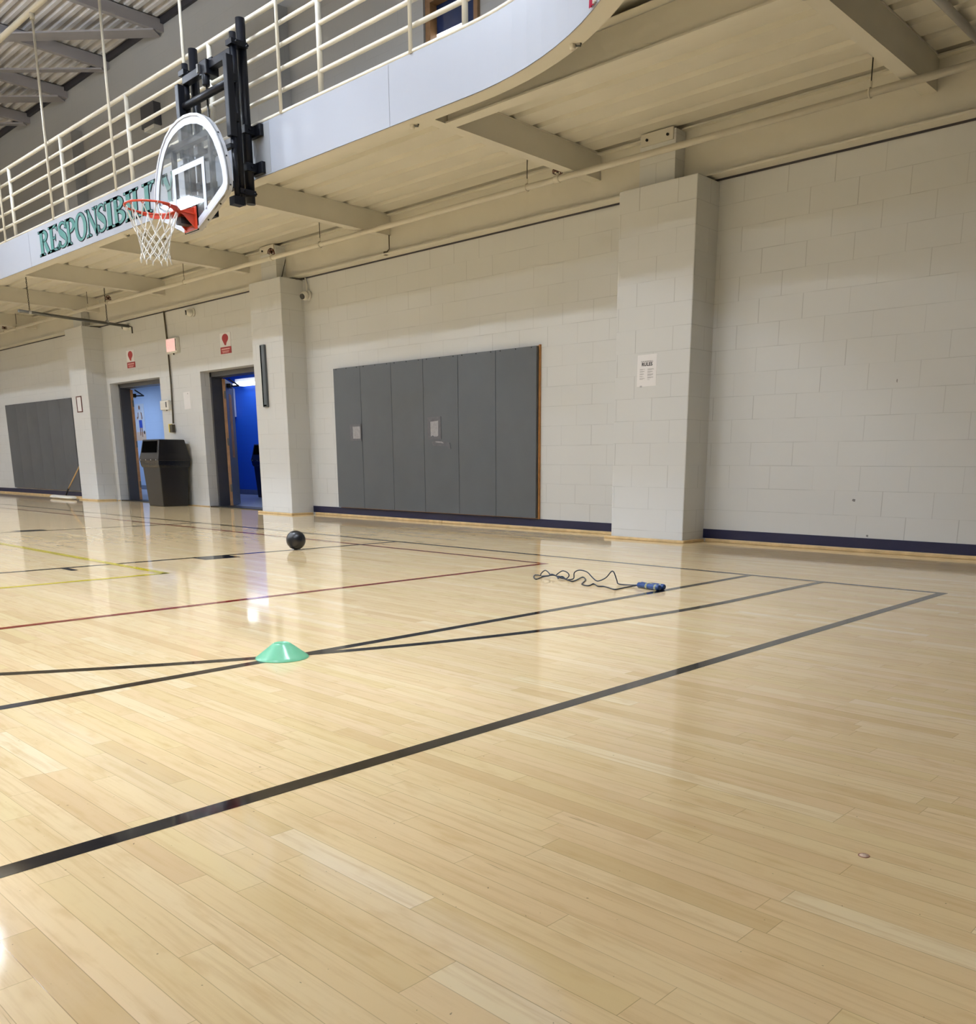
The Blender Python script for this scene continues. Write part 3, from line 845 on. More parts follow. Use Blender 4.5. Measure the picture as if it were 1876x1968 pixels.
for idx, (ch, a, b) in enumerate(spans):
    lift = 0.0
    m1, m2 = MB(), MB()
    for poly in letter_shapes(ch):
        q = [(a + u * (b - a), ZL0 + v * HL) for u, v in poly]
        if polysign(q) < 0: q.reverse()
        # outline: the polygon plus a strip round every edge
        n = len(q)
        y0 = YF - 0.003
        m1.bm.faces.new([m1.bm.verts.new((u, y0, v)) for u, v in q])
        for i in range(n):
            (x1, z1), (x2, z2) = q[i], q[(i + 1) % n]
            dx, dz = x2 - x1, z2 - z1
            L_ = math.hypot(dx, dz)
            if L_ < 1e-6: continue
            ex, ez = dx / L_ * OUT * 0.7, dz / L_ * OUT * 0.7
            nx, nz = dz / L_ * OUT, -dx / L_ * OUT
            m1.quad((x1 - ex + nx, y0, z1 - ez + nz), (x2 + ex + nx, y0, z2 + ez + nz), (x2 + ex, y0, z2 + ez), (x1 - ex, y0, z1 - ez))
        m2.bm.faces.new([m2.bm.verts.new((u, YF - 0.006 - 0.0002 * idx, v)) for u, v in q])
    le = m1.build('letter', 'letteredge', sign)
    fi = m2.build('letter_fill', 'teal', le)

# ------------------------------------------------------------------ basketball goal
goal = thing('basketball_goal', (-8.62, 4.65, 2.6), 'fan shaped glass basketball goal with orange rim, white net and black folding posts', 'basketball hoop')
BXC, BY, BZ = -8.675, 4.65, 2.885
half = [(0.0, 1.005), (0.13, 0.995), (0.26, 0.965), (0.38, 0.91), (0.48, 0.835), (0.56, 0.745), (0.625, 0.64), (0.675, 0.53), (0.705, 0.43), (0.715, 0.335), (0.712, 0.285), (0.69, 0.245), (0.645, 0.215),
        (0.40, 0.115), (0.16, 0.018), (0.11, 0.0), (0.05, 0.0)]
outline = half + [(-u, v) for u, v in reversed(half[1:])]
half_in = [(0, .92), (.115, .91), (.23, .885), (.335, .84), (.42, .775), (.49, .695), (.545, .605), (.59, .505), (.618, .42), (.628, .345), (.628, .330), (.622, .312), (.60, .297), (.36, .19), (.15, .103), (.10, .085), (.05, .085)]
inline = half_in + [(-u, v) for u, v in reversed(half_in[1:])]
def inset(poly, d):
    n = len(poly); out = []
    s = 1 if polysign(poly) > 0 else -1
    for i in range(n):
        p0, p1, p2 = Vector(poly[i - 1]), Vector(poly[i]), Vector(poly[(i + 1) % n])
        e1, e2 = (p1 - p0).normalized(), (p2 - p1).normalized()
        n1, n2 = Vector((-e1.y, e1.x)) * s, Vector((-e2.y, e2.x)) * s
        b = (n1 + n2)
        if b.length < 1e-6: b = n1
        b.normalize()
        c = max(0.4, b.dot(n1))
        q = p1 + b * (d / c)
        out.append((q.x, q.y))
    return out
bf = lambda u, v, d: (BXC + u, BY + d, BZ + v)
bb = MB().prism(outline, bf, 0.006, 0.018).build('backboard', 'glass', goal)
MB().ringprism(outline, inset(outline, 0.022), bf, -0.004, 0.052).build('edge_frame', 'alu', bb)
MB().ringprism(inset(outline, 0.018), inline, bf, 0.003, 0.0055).build('white_border', 'white', bb)
sq = MB()
for poly in ([(-0.31, 0.15), (-0.26, 0.15), (-0.26, 0.545), (-0.31, 0.595)], [(0.26, 0.15), (0.31, 0.15), (0.31, 0.595), (0.26, 0.545)], [(-0.26, 0.545), (0.26, 0.545), (0.31, 0.595), (-0.31, 0.595)]):
    sq.prism(poly, bf, 0.003, 0.0055)
sq.build('target_square', 'white', bb)
for (u, v) in ((0.56, 0.745), (0.675, 0.53), (0.712, 0.285), (0.52, 0.16), (0.28, 0.065), (-0.56, 0.745), (-0.675, 0.53)):
    n_ = Vector((u, 0, v - 0.45)).normalized()
    c = Vector(bf(u, v, 0.026))
    MB().cyl(c - n_ * 0.004, c + n_ * 0.004, 0.008, 8).build('edge_screw', 'darkmetal', bb)
# rim
RC = Vector((BXC + 0.005, BY - 0.385, 3.025)); RR = 0.236
rim = MB().tube([RC + Vector((RR * math.cos(2 * PI * i / 56), RR * math.sin(2 * PI * i / 56), 0)) for i in range(56)], 0.0095, 10, closed=True).build('rim', 'orange', goal)
m = MB()      # flat reinforcing band under the back half of the ring
pts = [(a, RC + Vector((RR * math.cos(a), RR * math.sin(a), 0))) for a in [PI * (-0.02 + 1.04 * i / 30) for i in range(31)]]
for (a, p), (b, q) in zip(pts, pts[1:]):
    w0 = 0.028 * min(1, math.sin(max(0.02, min(PI - 0.02, a))) * 2.2) + 0.006
    w1 = 0.028 * min(1, math.sin(max(0.02, min(PI - 0.02, b))) * 2.2) + 0.006
    for off in (-0.004, 0.004):
        pa = p + Vector((off * math.cos(a), off * math.sin(a), 0)); qb = q + Vector((off * math.cos(b), off * math.sin(b), 0))
        m.quad(pa, qb, qb - Vector((0, 0, w1 + 0.008)), pa - Vector((0, 0, w0 + 0.008)))
m.build('ring_band', 'orange', rim)
for i in range(12):      # net hooks
    m = MB()
    a = 2 * PI * (i + 0.5) / 12
    c = RC + Vector((RR * math.cos(a), RR * math.sin(a), -0.010))
    tdir = Vector((-math.sin(a), math.cos(a), 0))
    m.tube([c + tdir * 0.012 * math.cos(b) + Vector((0, 0, -0.012 * math.sin(b))) for b in [PI * j / 6 for j in range(7)]], 0.003, 5)
    m.build('net_hook', 'orange', rim)
# bracket
br = MB()
x0, x1 = BXC - 0.125, BXC + 0.125
br.box(x0, x1, BY - 0.012, BY + 0.004, BZ + 0.005, BZ + 0.205)
br.box(x0 + 0.02, x1 - 0.02, RC.y + RR - 0.045, BY - 0.01, 3.018, 3.032)
br = br.build('rim_bracket', 'orange', goal, bevel=0.003)
for s_ in (-1, 1):
    X = BXC + s_ * 0.088
    poly = [(RC.y + RR - 0.02, 3.022), (BY - 0.01, 3.085), (BY - 0.01, 2.90), (RC.y + RR + 0.03, 2.995)]
    MB().prism(poly, lambda u, v, d: (d, u, v), X - 0.004, X + 0.004).build('side_plate', 'orange', br)
MB().box(BXC - 0.05, BXC + 0.05, RC.y + RR + 0.02, BY - 0.012, 2.93, 2.99).build('spring_box', 'darkmetal', br)
MB().box(BXC - 0.135, BXC + 0.135, BY - 0.003, BY + 0.003, BZ - 0.004, BZ + 0.215).build('gasket', 'hole', br)
# net
def netp(a, v):
    prof = [(0.0, RR - 0.004), (0.06, 0.222), (0.14, 0.185), (0.22, 0.150), (0.30, 0.128), (0.38, 0.122), (0.445, 0.135)]
    for (h0, r0), (h1, r1) in zip(prof, prof[1:]):
        if v <= h1: break
    f = (v - h0) / (h1 - h0); r = r0 + (r1 - r0) * min(1.15, f)
    return RC + Vector((r * math.cos(a), r * math.sin(a), -0.014 - v))
m = MB()
NS = 12; st = 2 * PI / NS
lev = [0.0, 0.165, 0.225, 0.28, 0.335, 0.39, 0.43]
rn = random.Random(3)
for i in range(NS):
    for sgn in (1, -1):
        pts = []
        a = st * (i + 0.5)
        for j, L_ in enumerate(lev):
            aa = a + sgn * st * 0.5 * j
            pts.append(netp(aa, L_ + rn.uniform(-0.006, 0.006)))
        fine = []
        for p, q in zip(pts, pts[1:]):
            for f in (0, 0.33, 0.66): fine.append(p.lerp(q, f))
        fine.append(pts[-1])
        m.tube(fine, 0.0048, 6)
    # loops at the hooks and knotted tails
    a = st * (i + 0.5)
    m.tube([netp(a, 0.0) + Vector((0.012 * math.cos(b), 0.012 * math.cos(b) * 0.3, 0.012 + 0.016 * math.sin(b))) for b in [2 * PI * j / 8 for j in range(8)]], 0.004, 5, closed=True)
    m.tube([netp(a, 0.425), netp(a + 0.06 * (1 if i % 2 else -1), 0.468)], 0.007, 6)
m.build('net', 'cord', goal)
# posts: square front masts, middle masts, rear masts with brackets on the fascia
def sqtube(x, y, z0, z1, h, nm, parent, mat='blacktube'):
    return MB().box(x - h, x + h, y - h, y + h, z0, z1).build(nm, mat, parent, bevel=0.006)
XRt, XLt = -8.045, -8.945
for x, zt in ((XRt, 4.26), (XLt, 4.24)):
    f_ = sqtube(x, 4.775, 3.60, zt, 0.034, 'front_mast', goal)
    MB().cyl((x + 0.004, 4.785, 3.06), (x + 0.002, 4.78, 3.64), 0.024, 14).build('inner_tube', 'blacktube', f_)
    MB().box(x - 0.045, x + 0.045, 4.73, 4.83, 3.03, 3.10).build('foot', 'blacktube', f_)
for x, zt in ((-8.098, 4.48), (-8.992, 4.46)):
    f_ = MB().cyl((x, 4.87, 3.06), (x, 4.87, zt), 0.030, 18).build('middle_mast', 'blacktube', goal)
    for z in (zt - 0.085, 3.17):
        mm = MB(); mm.box(x - 0.05, x + 0.05, 4.825, 4.99, z - 0.022, z + 0.022); mm.cyl((x - 0.075, 4.87, z), (x + 0.075, 4.87, z), 0.010, 8); mm.cyl((x - 0.075, 4.975, z - 0.01), (x + 0.075, 4.975, z - 0.01), 0.010, 8)
        mm.build('clamp', 'blacktube', f_)
    for z in (4.10, 3.78):
        MB().box(x - 0.018, x + 0.05, 4.80, 4.86, z - 0.03, z + 0.03).build('link_plate', 'blacktube', f_)
for x, zt in ((-8.130, 4.63), (-9.010, 4.62)):
    f_ = MB().cyl((x, 4.975, 3.09), (x, 4.975, zt), 0.043, 20).build('rear_mast', 'blacktube', goal)
    for z in (3.715, 3.40):
        mm = MB(); mm.box(x - 0.055, x + 0.055, 4.925, 5.03, z - 0.035, z + 0.035)
        mm.box(x - 0.05, x + 0.14, 5.03, YF - 0.002, z - 0.05, z + 0.05)
        mm.cyl((x - 0.07, 4.975, z), (x + 0.07, 4.975, z), 0.011, 8)
        mm.build('wall_bracket', 'blacktube', f_, bevel=0.004)
def obar(p, q, h, nm, mat='blacktube'):
    p, q = Vector(p), Vector(q); d = q - p
    return MB().obox((p + q) / 2, d / 2, Vector((0, h, 0)), Vector((0, 0, h))).build(nm, mat, goal, bevel=0.005)
obar((-8.99, 4.865, 4.305), (-8.10, 4.865, 4.32), 0.034, 'cross_bar')
MB().cyl((-8.985, 4.80, 4.055), (-8.06, 4.80, 4.06), 0.034, 16).build('cross_bar', 'blacktube', goal)
obar((-8.965, 4.775, 3.20), (-8.03, 4.775, 3.20), 0.030, 'cross_bar')
obar((-9.32, 4.74, 3.70), (-8.30, 4.74, 3.70), 0.030, 'cross_bar')
obar((-8.97, 4.755, 3.52), (-8.02, 4.755, 3.52), 0.020, 'cross_bar')
for x in (-9.08, -8.36):
    sqtube(x, 4.735, 2.98, 3.74, 0.022, 'board_stay', goal)
obar((-9.10, 4.735, 3.00), (-8.34, 4.735, 3.00), 0.022, 'cross_bar')
MB().box(-8.68, -8.60, 4.69, 4.76, 2.93, 3.19).build('rim_mount', 'blacktube', goal)
ac = MB(); ac.box(-8.60, -8.47, 4.80, 4.93, 4.235, 4.355); ac.cyl((-8.54, 4.83, 4.15), (-8.54, 4.83, 4.26), 0.035, 14); ac.box(-8.62, -8.45, 4.85, 4.88, 4.35, 4.38)
ac = ac.build('height_adjuster', 'blacktube', goal, bevel=0.006)
MB().box(-8.605, -8.575, 4.775, 4.80, 4.26, 4.33).build('plate', 'steelgrey', ac)
MB().cyl((-8.535, 4.83, 3.33), (-8.535, 4.83, 4.16), 0.010, 10).build('crank_rod', 'darkmetal', ac)
MB().tube([Vector((-8.535, 4.83, 3.305)) + Vector((0.022 * math.cos(b), 0, 0.022 * math.sin(b))) for b in [2 * PI * j / 14 for j in range(14)]], 0.006, 6, closed=True).build('crank_eye', 'steelgrey', ac)

# ------------------------------------------------------------------ wall pads
def pad(x0, x1, mat, label, group, yb, z0=0.125, z1=1.94, th=0.04):
    t = thing('wall_pad', ((x0 + x1) / 2, yb, z0), label, 'wall pad', group)
    g = 0.003
    m = MB(); m.box(x0 + g, x1 - g, yb - th, yb, z0, z1)
    # a softly domed front
    nx, nz = 5, 9; rows = []
    for j in range(nz + 1):
        r = []
        for i in range(nx + 1):
            fx, fz = i / nx, j / nz
            dome = 0.008 * (math.sin(PI * fx) * math.sin(PI * fz)) ** 0.4 if 0 < i < nx and 0 < j < nz else 0
            r.append(m.bm.verts.new((x0 + g + (x1 - x0 - 2 * g) * fx, yb - th - dome - 0.0005, z0 + (z1 - z0) * fz)))
        rows.append(r)
    for a, b in zip(rows, rows[1:]):
        for i in range(nx):
            m.bm.faces.new((a[i], a[i + 1], b[i + 1], b[i])).smooth = True
    m.build('cushion', mat, t, bevel=0.006)
    for i in range(3):
        x = x0 + (x1 - x0) * (0.12 + 0.38 * i)
        MB().cyl((x, yb - th - 0.004, z1 - 0.012), (x, yb - th + 0.002, z1 - 0.012), 0.006, 6).build('nail', 'hole', t)
    MB().box(x0, x1, yb - 0.001, yb + 0.012, z0 - 0.008, z1 + 0.006).build('backing_board', 'ply', t)
    return t
pw = ['leftmost large grey wall pad, patched with a small silver square', 'second large grey wall pad from the left, unpatched', 'third large grey wall pad from the left, just before the patched fourth',
      'fourth large grey wall pad, with a torn tape patch in the middle', 'fifth large grey wall pad, right of the torn patched one', 'rightmost large grey wall pad, showing its bare wood edge']
edges = [-10.39, -9.805, -9.178, -8.571, -7.956, -7.341, -6.725]
pads = []
for i in range(6):
    pads.append(pad(edges[i], edges[i + 1], 'vinyl', pw[i], 'large grey pads beside the rules pillar', YW - 0.013))
ypf = YW - 0.013 - 0.04 - 0.010
m = MB(); m.ringprism([(-10.05, 1.005), (-9.81, 1.005), (-9.81, 1.212), (-10.05, 1.212)], [(-9.99, 1.03), (-9.83, 1.03), (-9.83, 1.185), (-9.99, 1.185)], lambda u, v, d: (u, ypf - d, v), 0.0, 0.003); m.build('tape_patch', 'tape', pads[0])
MB().box(-9.99, -9.83, ypf - 0.0015, ypf, 1.03, 1.185).build('tape_patch', 'tapelite', pads[0])
m = MB(); m.ringprism([(-8.485, 1.0), (-8.245, 1.0), (-8.25, 1.262), (-8.49, 1.258)], [(-8.44, 1.03), (-8.30, 1.03), (-8.295, 1.215), (-8.44, 1.205)], lambda u, v, d: (u, ypf - d, v), 0.0, 0.003); m.build('tape_patch', 'tape', pads[3])
m = MB(); m.prism([(-8.44, 1.03), (-8.40, 1.045), (-8.35, 1.02), (-8.30, 1.04), (-8.295, 1.215), (-8.44, 1.205)], lambda u, v, d: (u, ypf - d, v), 0.0, 0.0015); m.build('tape_patch', 'tapelite', pads[3])
m = MB(); m.prism([(-8.42, 0.97), (-8.30, 0.985), (-8.10, 0.955), (-8.08, 0.885), (-8.12, 0.885), (-8.14, 0.915), (-8.40, 0.925)], lambda u, v, d: (u, ypf - d, v), 0.0, 0.003); m.build('tape_patch', 'tape', pads[3])
m = MB(); m.prism([(-8.36, 0.972), (-8.24, 0.972), (-8.20, 0.950), (-8.33, 0.962)], lambda u, v, d: (u, ypf - 0.003 - d, v), 0.0, 0.001); m.build('tape_patch', 'tapelite', pads[3])
m = MB(); m.box(-6.722, -6.705, YW - 0.02, YW, 0.115, 1.955); m.build('wood_edge', 'ply', pads[5])
fw_ = ['first from the left', 'second from the left', 'third from the left', 'third from the pillar', 'second from the pillar', 'touching the far left pillar, behind the mop handle']
for i in range(6):
    a = -23.01 + i * 0.63
    pad(a, a + 0.63, 'vinylold', 'scuffed far grey wall pad, ' + fw_[i], 'scuffed grey pads beyond the far left pillar', YW - 0.013, 0.14, 1.965)

# ------------------------------------------------------------------ notices, switches, cameras
def P_(y): return lambda u, v, d: (u, y - d, v)
t = thing('rules_poster', (-5.07, YP, 1.42), 'white sheet headed RULES taped to the block pillar', 'poster')
MB().prism([(-5.181, 1.421), (-4.966, 1.421), (-4.964, 1.703), (-5.179, 1.700)], P_(YP), 0.0, 0.002).build('sheet', 'paper', t)
cx = -5.07
text('OUR BASKETBALL', 0.017, lambda u, v, d: (cx + u, YP - 0.003 - d, 1.640 + v), 'lettering', 'greyink', t)
text('RULES', 0.042, lambda u, v, d: (cx + u, YP - 0.003 - d, 1.614 + v), 'heading', 'ink', t, bold=0.0012, spacing=1.05)
m = MB(); rn = random.Random(5)
for c0, gaps in ((-5.150, [(2, 0.058), (3, 0.055), (3, 0.048), (2, 0.050), (3, 0.058)]), (-5.062, [(3, 0.070), (3, 0.060), (4, 0.062), (3, 0.064), (1, 0.04)])):
    z = 1.575
    for nl, wd in gaps:
        for i in range(nl):
            ww = wd * (1.0 if i < nl - 1 else 0.65) * rn.uniform(0.85, 1.05)
            x = c0
            while x < c0 + ww:
                l = rn.uniform(0.005, 0.012)
                m.box(x, min(x + l, c0 + ww), YP - 0.0028, YP - 0.002, z - 0.0022, z)
                x += l + 0.0022
            z -= 0.0052
        z -= 0.0068
m.build('fine_print', 'greyink', t)
MB().prism([(-5.145, 1.412), (-5.120, 1.412), (-5.120, 1.428), (-5.145, 1.428)], P_(YP), 0.002, 0.003).build('tape', 'alu', t)

t = thing('framed_notice', (-18.05, YP, 1.63), 'small red framed notice on the far left pillar', 'notice')
fo = [(-18.165, 1.632), (-17.93, 1.632), (-17.93, 1.924), (-18.165, 1.924)]
MB().ringprism(fo, inset(fo, 0.018), P_(YP), 0.0, 0.012).build('frame', 'redbrass', t)
MB().prism(inset(fo, 0.016), P_(YP), 0.0, 0.005).build('sheet', 'paper', t)

t = thing('wall_channel', (-11.56, YP, 1.48), 'grey vertical metal channel fixed on the pillar right of the right doorway', 'channel')
MB().box(-11.615, -11.505, YP - 0.035, YP, 1.48, 2.312).build('channel', 'chan', t, bevel=0.006)
MB().box(-11.60, -11.58, YP - 0.037, YP - 0.03, 1.50, 2.30).build('groove', 'hole', t)
MB().box(-11.60, -11.52, YP - 0.036, YP - 0.034, 1.49, 1.51).build('end_plug', 'hole', t)

def mask_sign(x0, x1, z0, z1, where):
    t = thing('notice_sign', ((x0 + x1) / 2, YW, z0), 'white sign with a red teardrop shape and red text block above the ' + where, 'sign', 'red and white signs above the doorways')
    zm = z0 + (z1 - z0) * 0.335
    MB().box(x0, x1, YW - 0.006, YW, zm, z1).build('panel', 'paper', t)
    MB().box(x0, x1, YW - 0.006, YW, z0, zm - 0.004).build('text_block', 'redsign', t)
    c = ((x0 + x1) / 2, z1 - 0.075)
    pts = []
    for i in range(25):
        a = -0.6 + (PI + 1.2) * i / 24
        pts.append((c[0] + 0.088 * math.cos(a) * 1.05, c[1] + 0.062 * math.sin(a)))
    pts += [(c[0] - 0.055, c[1] - 0.06), (c[0] - 0.022, zm + 0.022), (c[0] + 0.018, zm + 0.018), (c[0] + 0.035, zm + 0.055)]
    MB().prism(pts, P_(YW), 0.006, 0.0072).build('red_shape', 'redsign', t)
    m = MB(); w_ = x1 - x0
    for zz, f, hh in ((zm - 0.034, 0.78, 0.020), (zm - 0.064, 0.70, 0.010), (zm - 0.082, 0.62, 0.010)):
        x = c[0] - w_ * f / 2
        while x < c[0] + w_ * f / 2 - 0.02:
            m.box(x, x + 0.024, YW - 0.0072, YW - 0.006, zz - hh / 2, zz + hh / 2); x += 0.031
    m.build('lettering', 'pinkink', t)
mask_sign(-13.365, -13.05, 2.352, 2.652, 'right doorway')
mask_sign(-16.665, -16.352, 2.36, 2.655, 'left doorway')

t = thing('exit_sign', (-14.84, YW, 2.48), 'lit pink EXIT sign on the wall between the two doorways', 'exit sign')
MB().box(-15.03, -14.665, YW - 0.06, YW, 2.475, 2.712).build('housing', 'plastic', t, bevel=0.006)
MB().box(-15.015, -14.72, YW - 0.063, YW - 0.058, 2.505, 2.70).build('face', 'exitface', t)
text('EXIT', 0.165, lambda u, v, d: (-14.868 + u * 0.76, YW - 0.0645 - d, 2.602 + v), 'lettering', 'exitred', t, bold=0.003)
MB().box(-14.70, -14.685, YW - 0.062, YW - 0.05, 2.51, 2.69).build('vent_slot', 'hole', t)
MB().cyl((-14.83, YW - 0.035, 2.45), (-14.83, YW - 0.035, 2.478), 0.012, 8).build('test_button', 'darkmetal', t)

t = thing('wall_conduit', (-15.06, YW, 1.3), 'dark metal conduit dropping past the exit sign to a switch box', 'conduit')
MB().tube([(-15.09, YW - 0.022, 3.16), (-15.052, YW - 0.022, 2.71)], 0.013, 10).build('upper_run', 'bronze', t)
MB().tube([(-15.045, YW - 0.022, 2.47), (-15.04, YW - 0.022, 2.0), (-15.06, YW - 0.022, 1.55), (-15.075, YW - 0.022, 1.36)], 0.013, 10).build('lower_run', 'bronze', t)
MB().box(-15.15, -15.05, YW - 0.06, YW, 1.215, 1.345).build('switch_box', 'bronze', t, bevel=0.006)
tag(MB().box(-15.255, -15.155, YW - 0.02, YW, 1.22, 1.355).build('yellow_tag', 'yellow'), 'small yellow tag left of the switch box above the bin', 'tag')
t = thing('thermostat', (-15.29, YW, 1.59), 'pale thermostat cover on the wall between the doorways', 'thermostat')
MB().box(-15.445, -15.14, YW - 0.05, YW, 1.59, 1.745).build('cover', 'plastic', t, bevel=0.01)
MB().box(-15.24, -15.20, YW - 0.053, YW - 0.048, 1.63, 1.72).build('dial', 'steelgrey', t)
MB().cyl((-15.25, YW - 0.03, 1.575), (-15.25, YW - 0.03, 1.59), 0.01, 8).build('lock', 'darkmetal', t)
t = thing('blank_notice', (-14.56, YW, 1.58), 'blank white sheet taped to the wall left of the right doorway', 'notice')
MB().prism([(-14.67, 1.578), (-14.455, 1.584), (-14.456, 1.855), (-14.682, 1.850)], P_(YW), 0.0, 0.002).build('sheet', 'paper', t)
MB().box(-14.535, -14.52, YW - 0.003, YW, 1.815, 1.835).build('mark', 'greyink', t)

def camera_turret(x, y, z, look, label):
    t = thing('security_camera', (x, y, z), label, 'camera', 'white turret security cameras')
    MB().cyl((x, YW - 0.002, z + 0.01), (x, YW - 0.035, z + 0.01), 0.062, 18).build('base', 'plastic', t)
    c = Vector((x, YW - 0.075, z)); d = Vector(look).normalized()
    MB().sphere(c, 0.058, 20).build('turret', 'plastic', t)
    MB().cyl(c + d * 0.044, c + d * 0.060, 0.036, 16).build('lens', 'lens', t)
    return t
cam = camera_turret(-10.93, YW, 2.915, (0.25, -1, -0.35), 'white turret camera in the corner right of the middle pillar')
MB().tube([(-10.98, YW - 0.02, 3.15), (-10.94, YW - 0.03, 3.06), (-10.93, YW - 0.04, 2.97)], 0.010, 8).build('cable', 'plastic', cam)
camera_turret(-14.13, YW, 3.03, (-0.35, -1, -0.05), 'white turret camera under the girder right of the exit conduit')
camera_turret(-16.45, YW, 3.035, (-0.5, -1, -0.1), 'white turret camera half hidden behind the hung tube')

# loose cable along the girder at the middle pillar
tag(MB().tube([(-11.34, 7.43, 3.45), (-11.335, 7.34, 3.17), (-11.28, 7.33, 3.155), (-11.1, 7.37, 3.14), (-11.02, 7.45, 3.135), (-10.98, YW - 0.02, 3.14)], 0.005, 8).build('camera_cable', 'darkmetal'), 'dark cable stapled over the middle pillar top to the corner camera', 'cable')
t = thing('pipe_stub', (-9.07, 7.40, 3.2), 'thin dark rod dropping from the cross beam end above the large pads', 'rod')
MB().tube([(-9.06, 7.385, 3.375), (-9.062, 7.385, 3.22), (-9.10, 7.37, 3.185)], 0.007, 8).build('rod', 'bronze', t)
MB().box(-9.13, -9.09, 7.35, 7.39, 3.155, 3.195).build('clip', 'bronze', t)

# scuffs on the near wall
for (x, z, w_, h_, l) in ((-2.90, 1.37, 0.008, 0.03, 'short dark scratch on the right wall at eye height'), (-3.17, 0.425, 0.03, 0.025, 'small dark smudge low on the right wall'), (-3.03, 0.135, 0.02, 0.02, 'tiny dark chip just above the navy base band')):
    m = MB()
    m.prism([(x - w_ / 2, z), (x - w_ / 5, z + h_ / 2), (x + w_ / 2, z + h_ / 3), (x + w_ / 2.5, z - h_ / 2), (x - w_ / 4, z - h_ / 3)], P_(YW), 0.0, 0.0012)
    tag(m.build('wall_scuff', 'greyink'), l, 'scuff')

# ------------------------------------------------------------------ doorways
def doorway(name, X, leafdir, label, lite):
    a, b = X
    yf0, yf1 = YW + 0.16, YW + 0.36
    d = struct(MB().box(a, a + 0.05, yf0, yf1, 0, ZDOOR).build(name, 'frame'), label, 'door')
    MB().box(b - 0.05, b, yf0, yf1, 0, ZDOOR).build('frame_side', 'frame', d)
    MB().box(a, b, yf0, yf1, ZDOOR - 0.075, ZDOOR).build('frame_head', 'frame', d)
    MB().box(a, b, YW + 0.01, yf1, 0.0005, 0.012).build('threshold', 'darkmetal', d)
    ld = Vector((leafdir[0], leafdir[1], 0)).normalized(); nd = Vector((ld.y, -ld.x, 0))
    if nd.x < 0: nd = -nd
    h = Vector((a + 0.06, yf1 + 0.01, 0)); L_ = 0.98; T = 0.0225
    c = h + ld * (L_ / 2) + Vector((0, 0, 1.03))
    lf = MB().obox(c, ld * (L_ / 2), nd * T, Vector((0, 0, 1.02))).build('door_leaf', 'leaf', d)
    MB().obox(h - ld * 0.006 + Vector((0, 0, 1.03)), ld * 0.006, nd * (T + 0.001), Vector((0, 0, 1.02))).build('leaf_edge', 'dooredge', lf)
    for z in (0.30, 1.05, 1.80):
        MB().obox(h - ld * 0.013 + nd * 0.012 + Vector((0, 0, z)), ld * 0.003, nd * 0.014, Vector((0, 0, 0.06))).build('hinge', 'steelgrey', lf)
    m = MB(); cc = h + ld * 0.28 + nd * 0.055 + Vector((0, 0, 1.96))
    m.obox(cc, ld * 0.14, nd * 0.03, Vector((0, 0, 0.03)))
    m.tube([cc + nd * 0.03, cc + nd * 0.16 - ld * 0.12, Vector((a + 0.30, yf1 - 0.03, 2.03))], 0.012, 8)
    m.build('door_closer', 'darkmetal', lf)
    if lite:
        MB().obox(h + ld * 0.50 + nd * T + Vector((0, 0, 1.32)), ld * 0.16, nd * 0.002, Vector((0, 0, 0.52))).build('vision_panel', 'dooredge', lf)
    return d
doorway('door_1', D1, (-0.925, 0.38), 'left doorway in grey steel frame with its leaf swung inside', False)
doorway('door_2', D2, (-0.80, 0.60), 'right doorway in grey steel frame opening to the bright blue room', True)
# rooms behind
RY = 11.0
struct(MB().box(-30, -10, YW + 0.40, RY + 0.1, -0.05, 0.0).build('floor_rooms', 'roomfloor'), 'bluish tile floor beyond the doorways', 'floor')
struct(MB().box(-30, -10, YW + 0.36, RY + 0.1, 2.62, 2.70).build('ceiling_rooms', 'room'), 'ceiling beyond the doorways', 'ceiling')
struct(MB().box(-30, -21.6, RY, RY + 0.1, 0, 2.62).build('wall_locker', 'paleblue'), 'pale blue block wall beyond the left doorway', 'wall')
struct(MB().box(-21.6, -10, RY, RY + 0.1, 0, 2.62).build('wall_blue_room', 'bluewall'), 'royal blue block wall beyond the right doorway', 'wall')
struct(MB().box(-30, -21.6, RY - 0.012, RY, 0, 0.11).build('baseboard_locker', 'bluebase'), 'grey blue base beyond the left doorway', 'baseboard')
struct(MB().box(-21.6, -10, RY - 0.012, RY, 0, 0.11).build('baseboard_blue_room', 'bluebase'), 'grey blue base beyond the right doorway', 'baseboard')
for nm, off, mt in (('wall_partition_locker', 0.05, 'paleblue'), ('wall_partition_blue', -0.05, 'bluewall')):
    p, q = Vector((-14.75, YW + 0.37, 0)), Vector((-21.6, RY, 0))
    d = (q - p); nn = Vector((d.y, -d.x, 0)).normalized()
    if nn.y > 0: nn = -nn
    cpt = (p + q) / 2 + nn * off + Vector((0, 0, 1.31))
    struct(MB().obox(cpt, d / 2, nn * 0.05, Vector((0, 0, 1.31))).build(nm, mt), 'partition between the two rooms', 'wall')
struct(MB().box(-30.1, -30, YW + 0.36, RY, 0, 2.62).build('wall_locker_end', 'paleblue'), 'end of the locker room', 'wall')
struct(MB().box(-10, -9.9, YW + 0.36, RY, 0, 2.62).build('wall_blue_end', 'bluewall'), 'end of the blue room', 'wall')
t = thing('strip_light', (-17.9, 10.75, 2.4), 'bright fluorescent strip light at the top of the blue room', 'light')
MB().box(-18.7, -17.0, 10.78, RY - 0.001, 2.40, 2.50).build('housing', 'housing', t)
MB().box(-18.7, -17.0, 10.70, 10.99, 2.365, 2.40).build('diffuser', 'roomled', t)
t = thing('added_room_light', (-23.5, 9.5, 2.58), 'added unseen light inside the left room', 'light')  # unseen lamp added to brighten the pale blue room
MB().box(-24.4, -22.6, 9.3, 9.7, 2.59, 2.62).build('housing', 'housing', t)
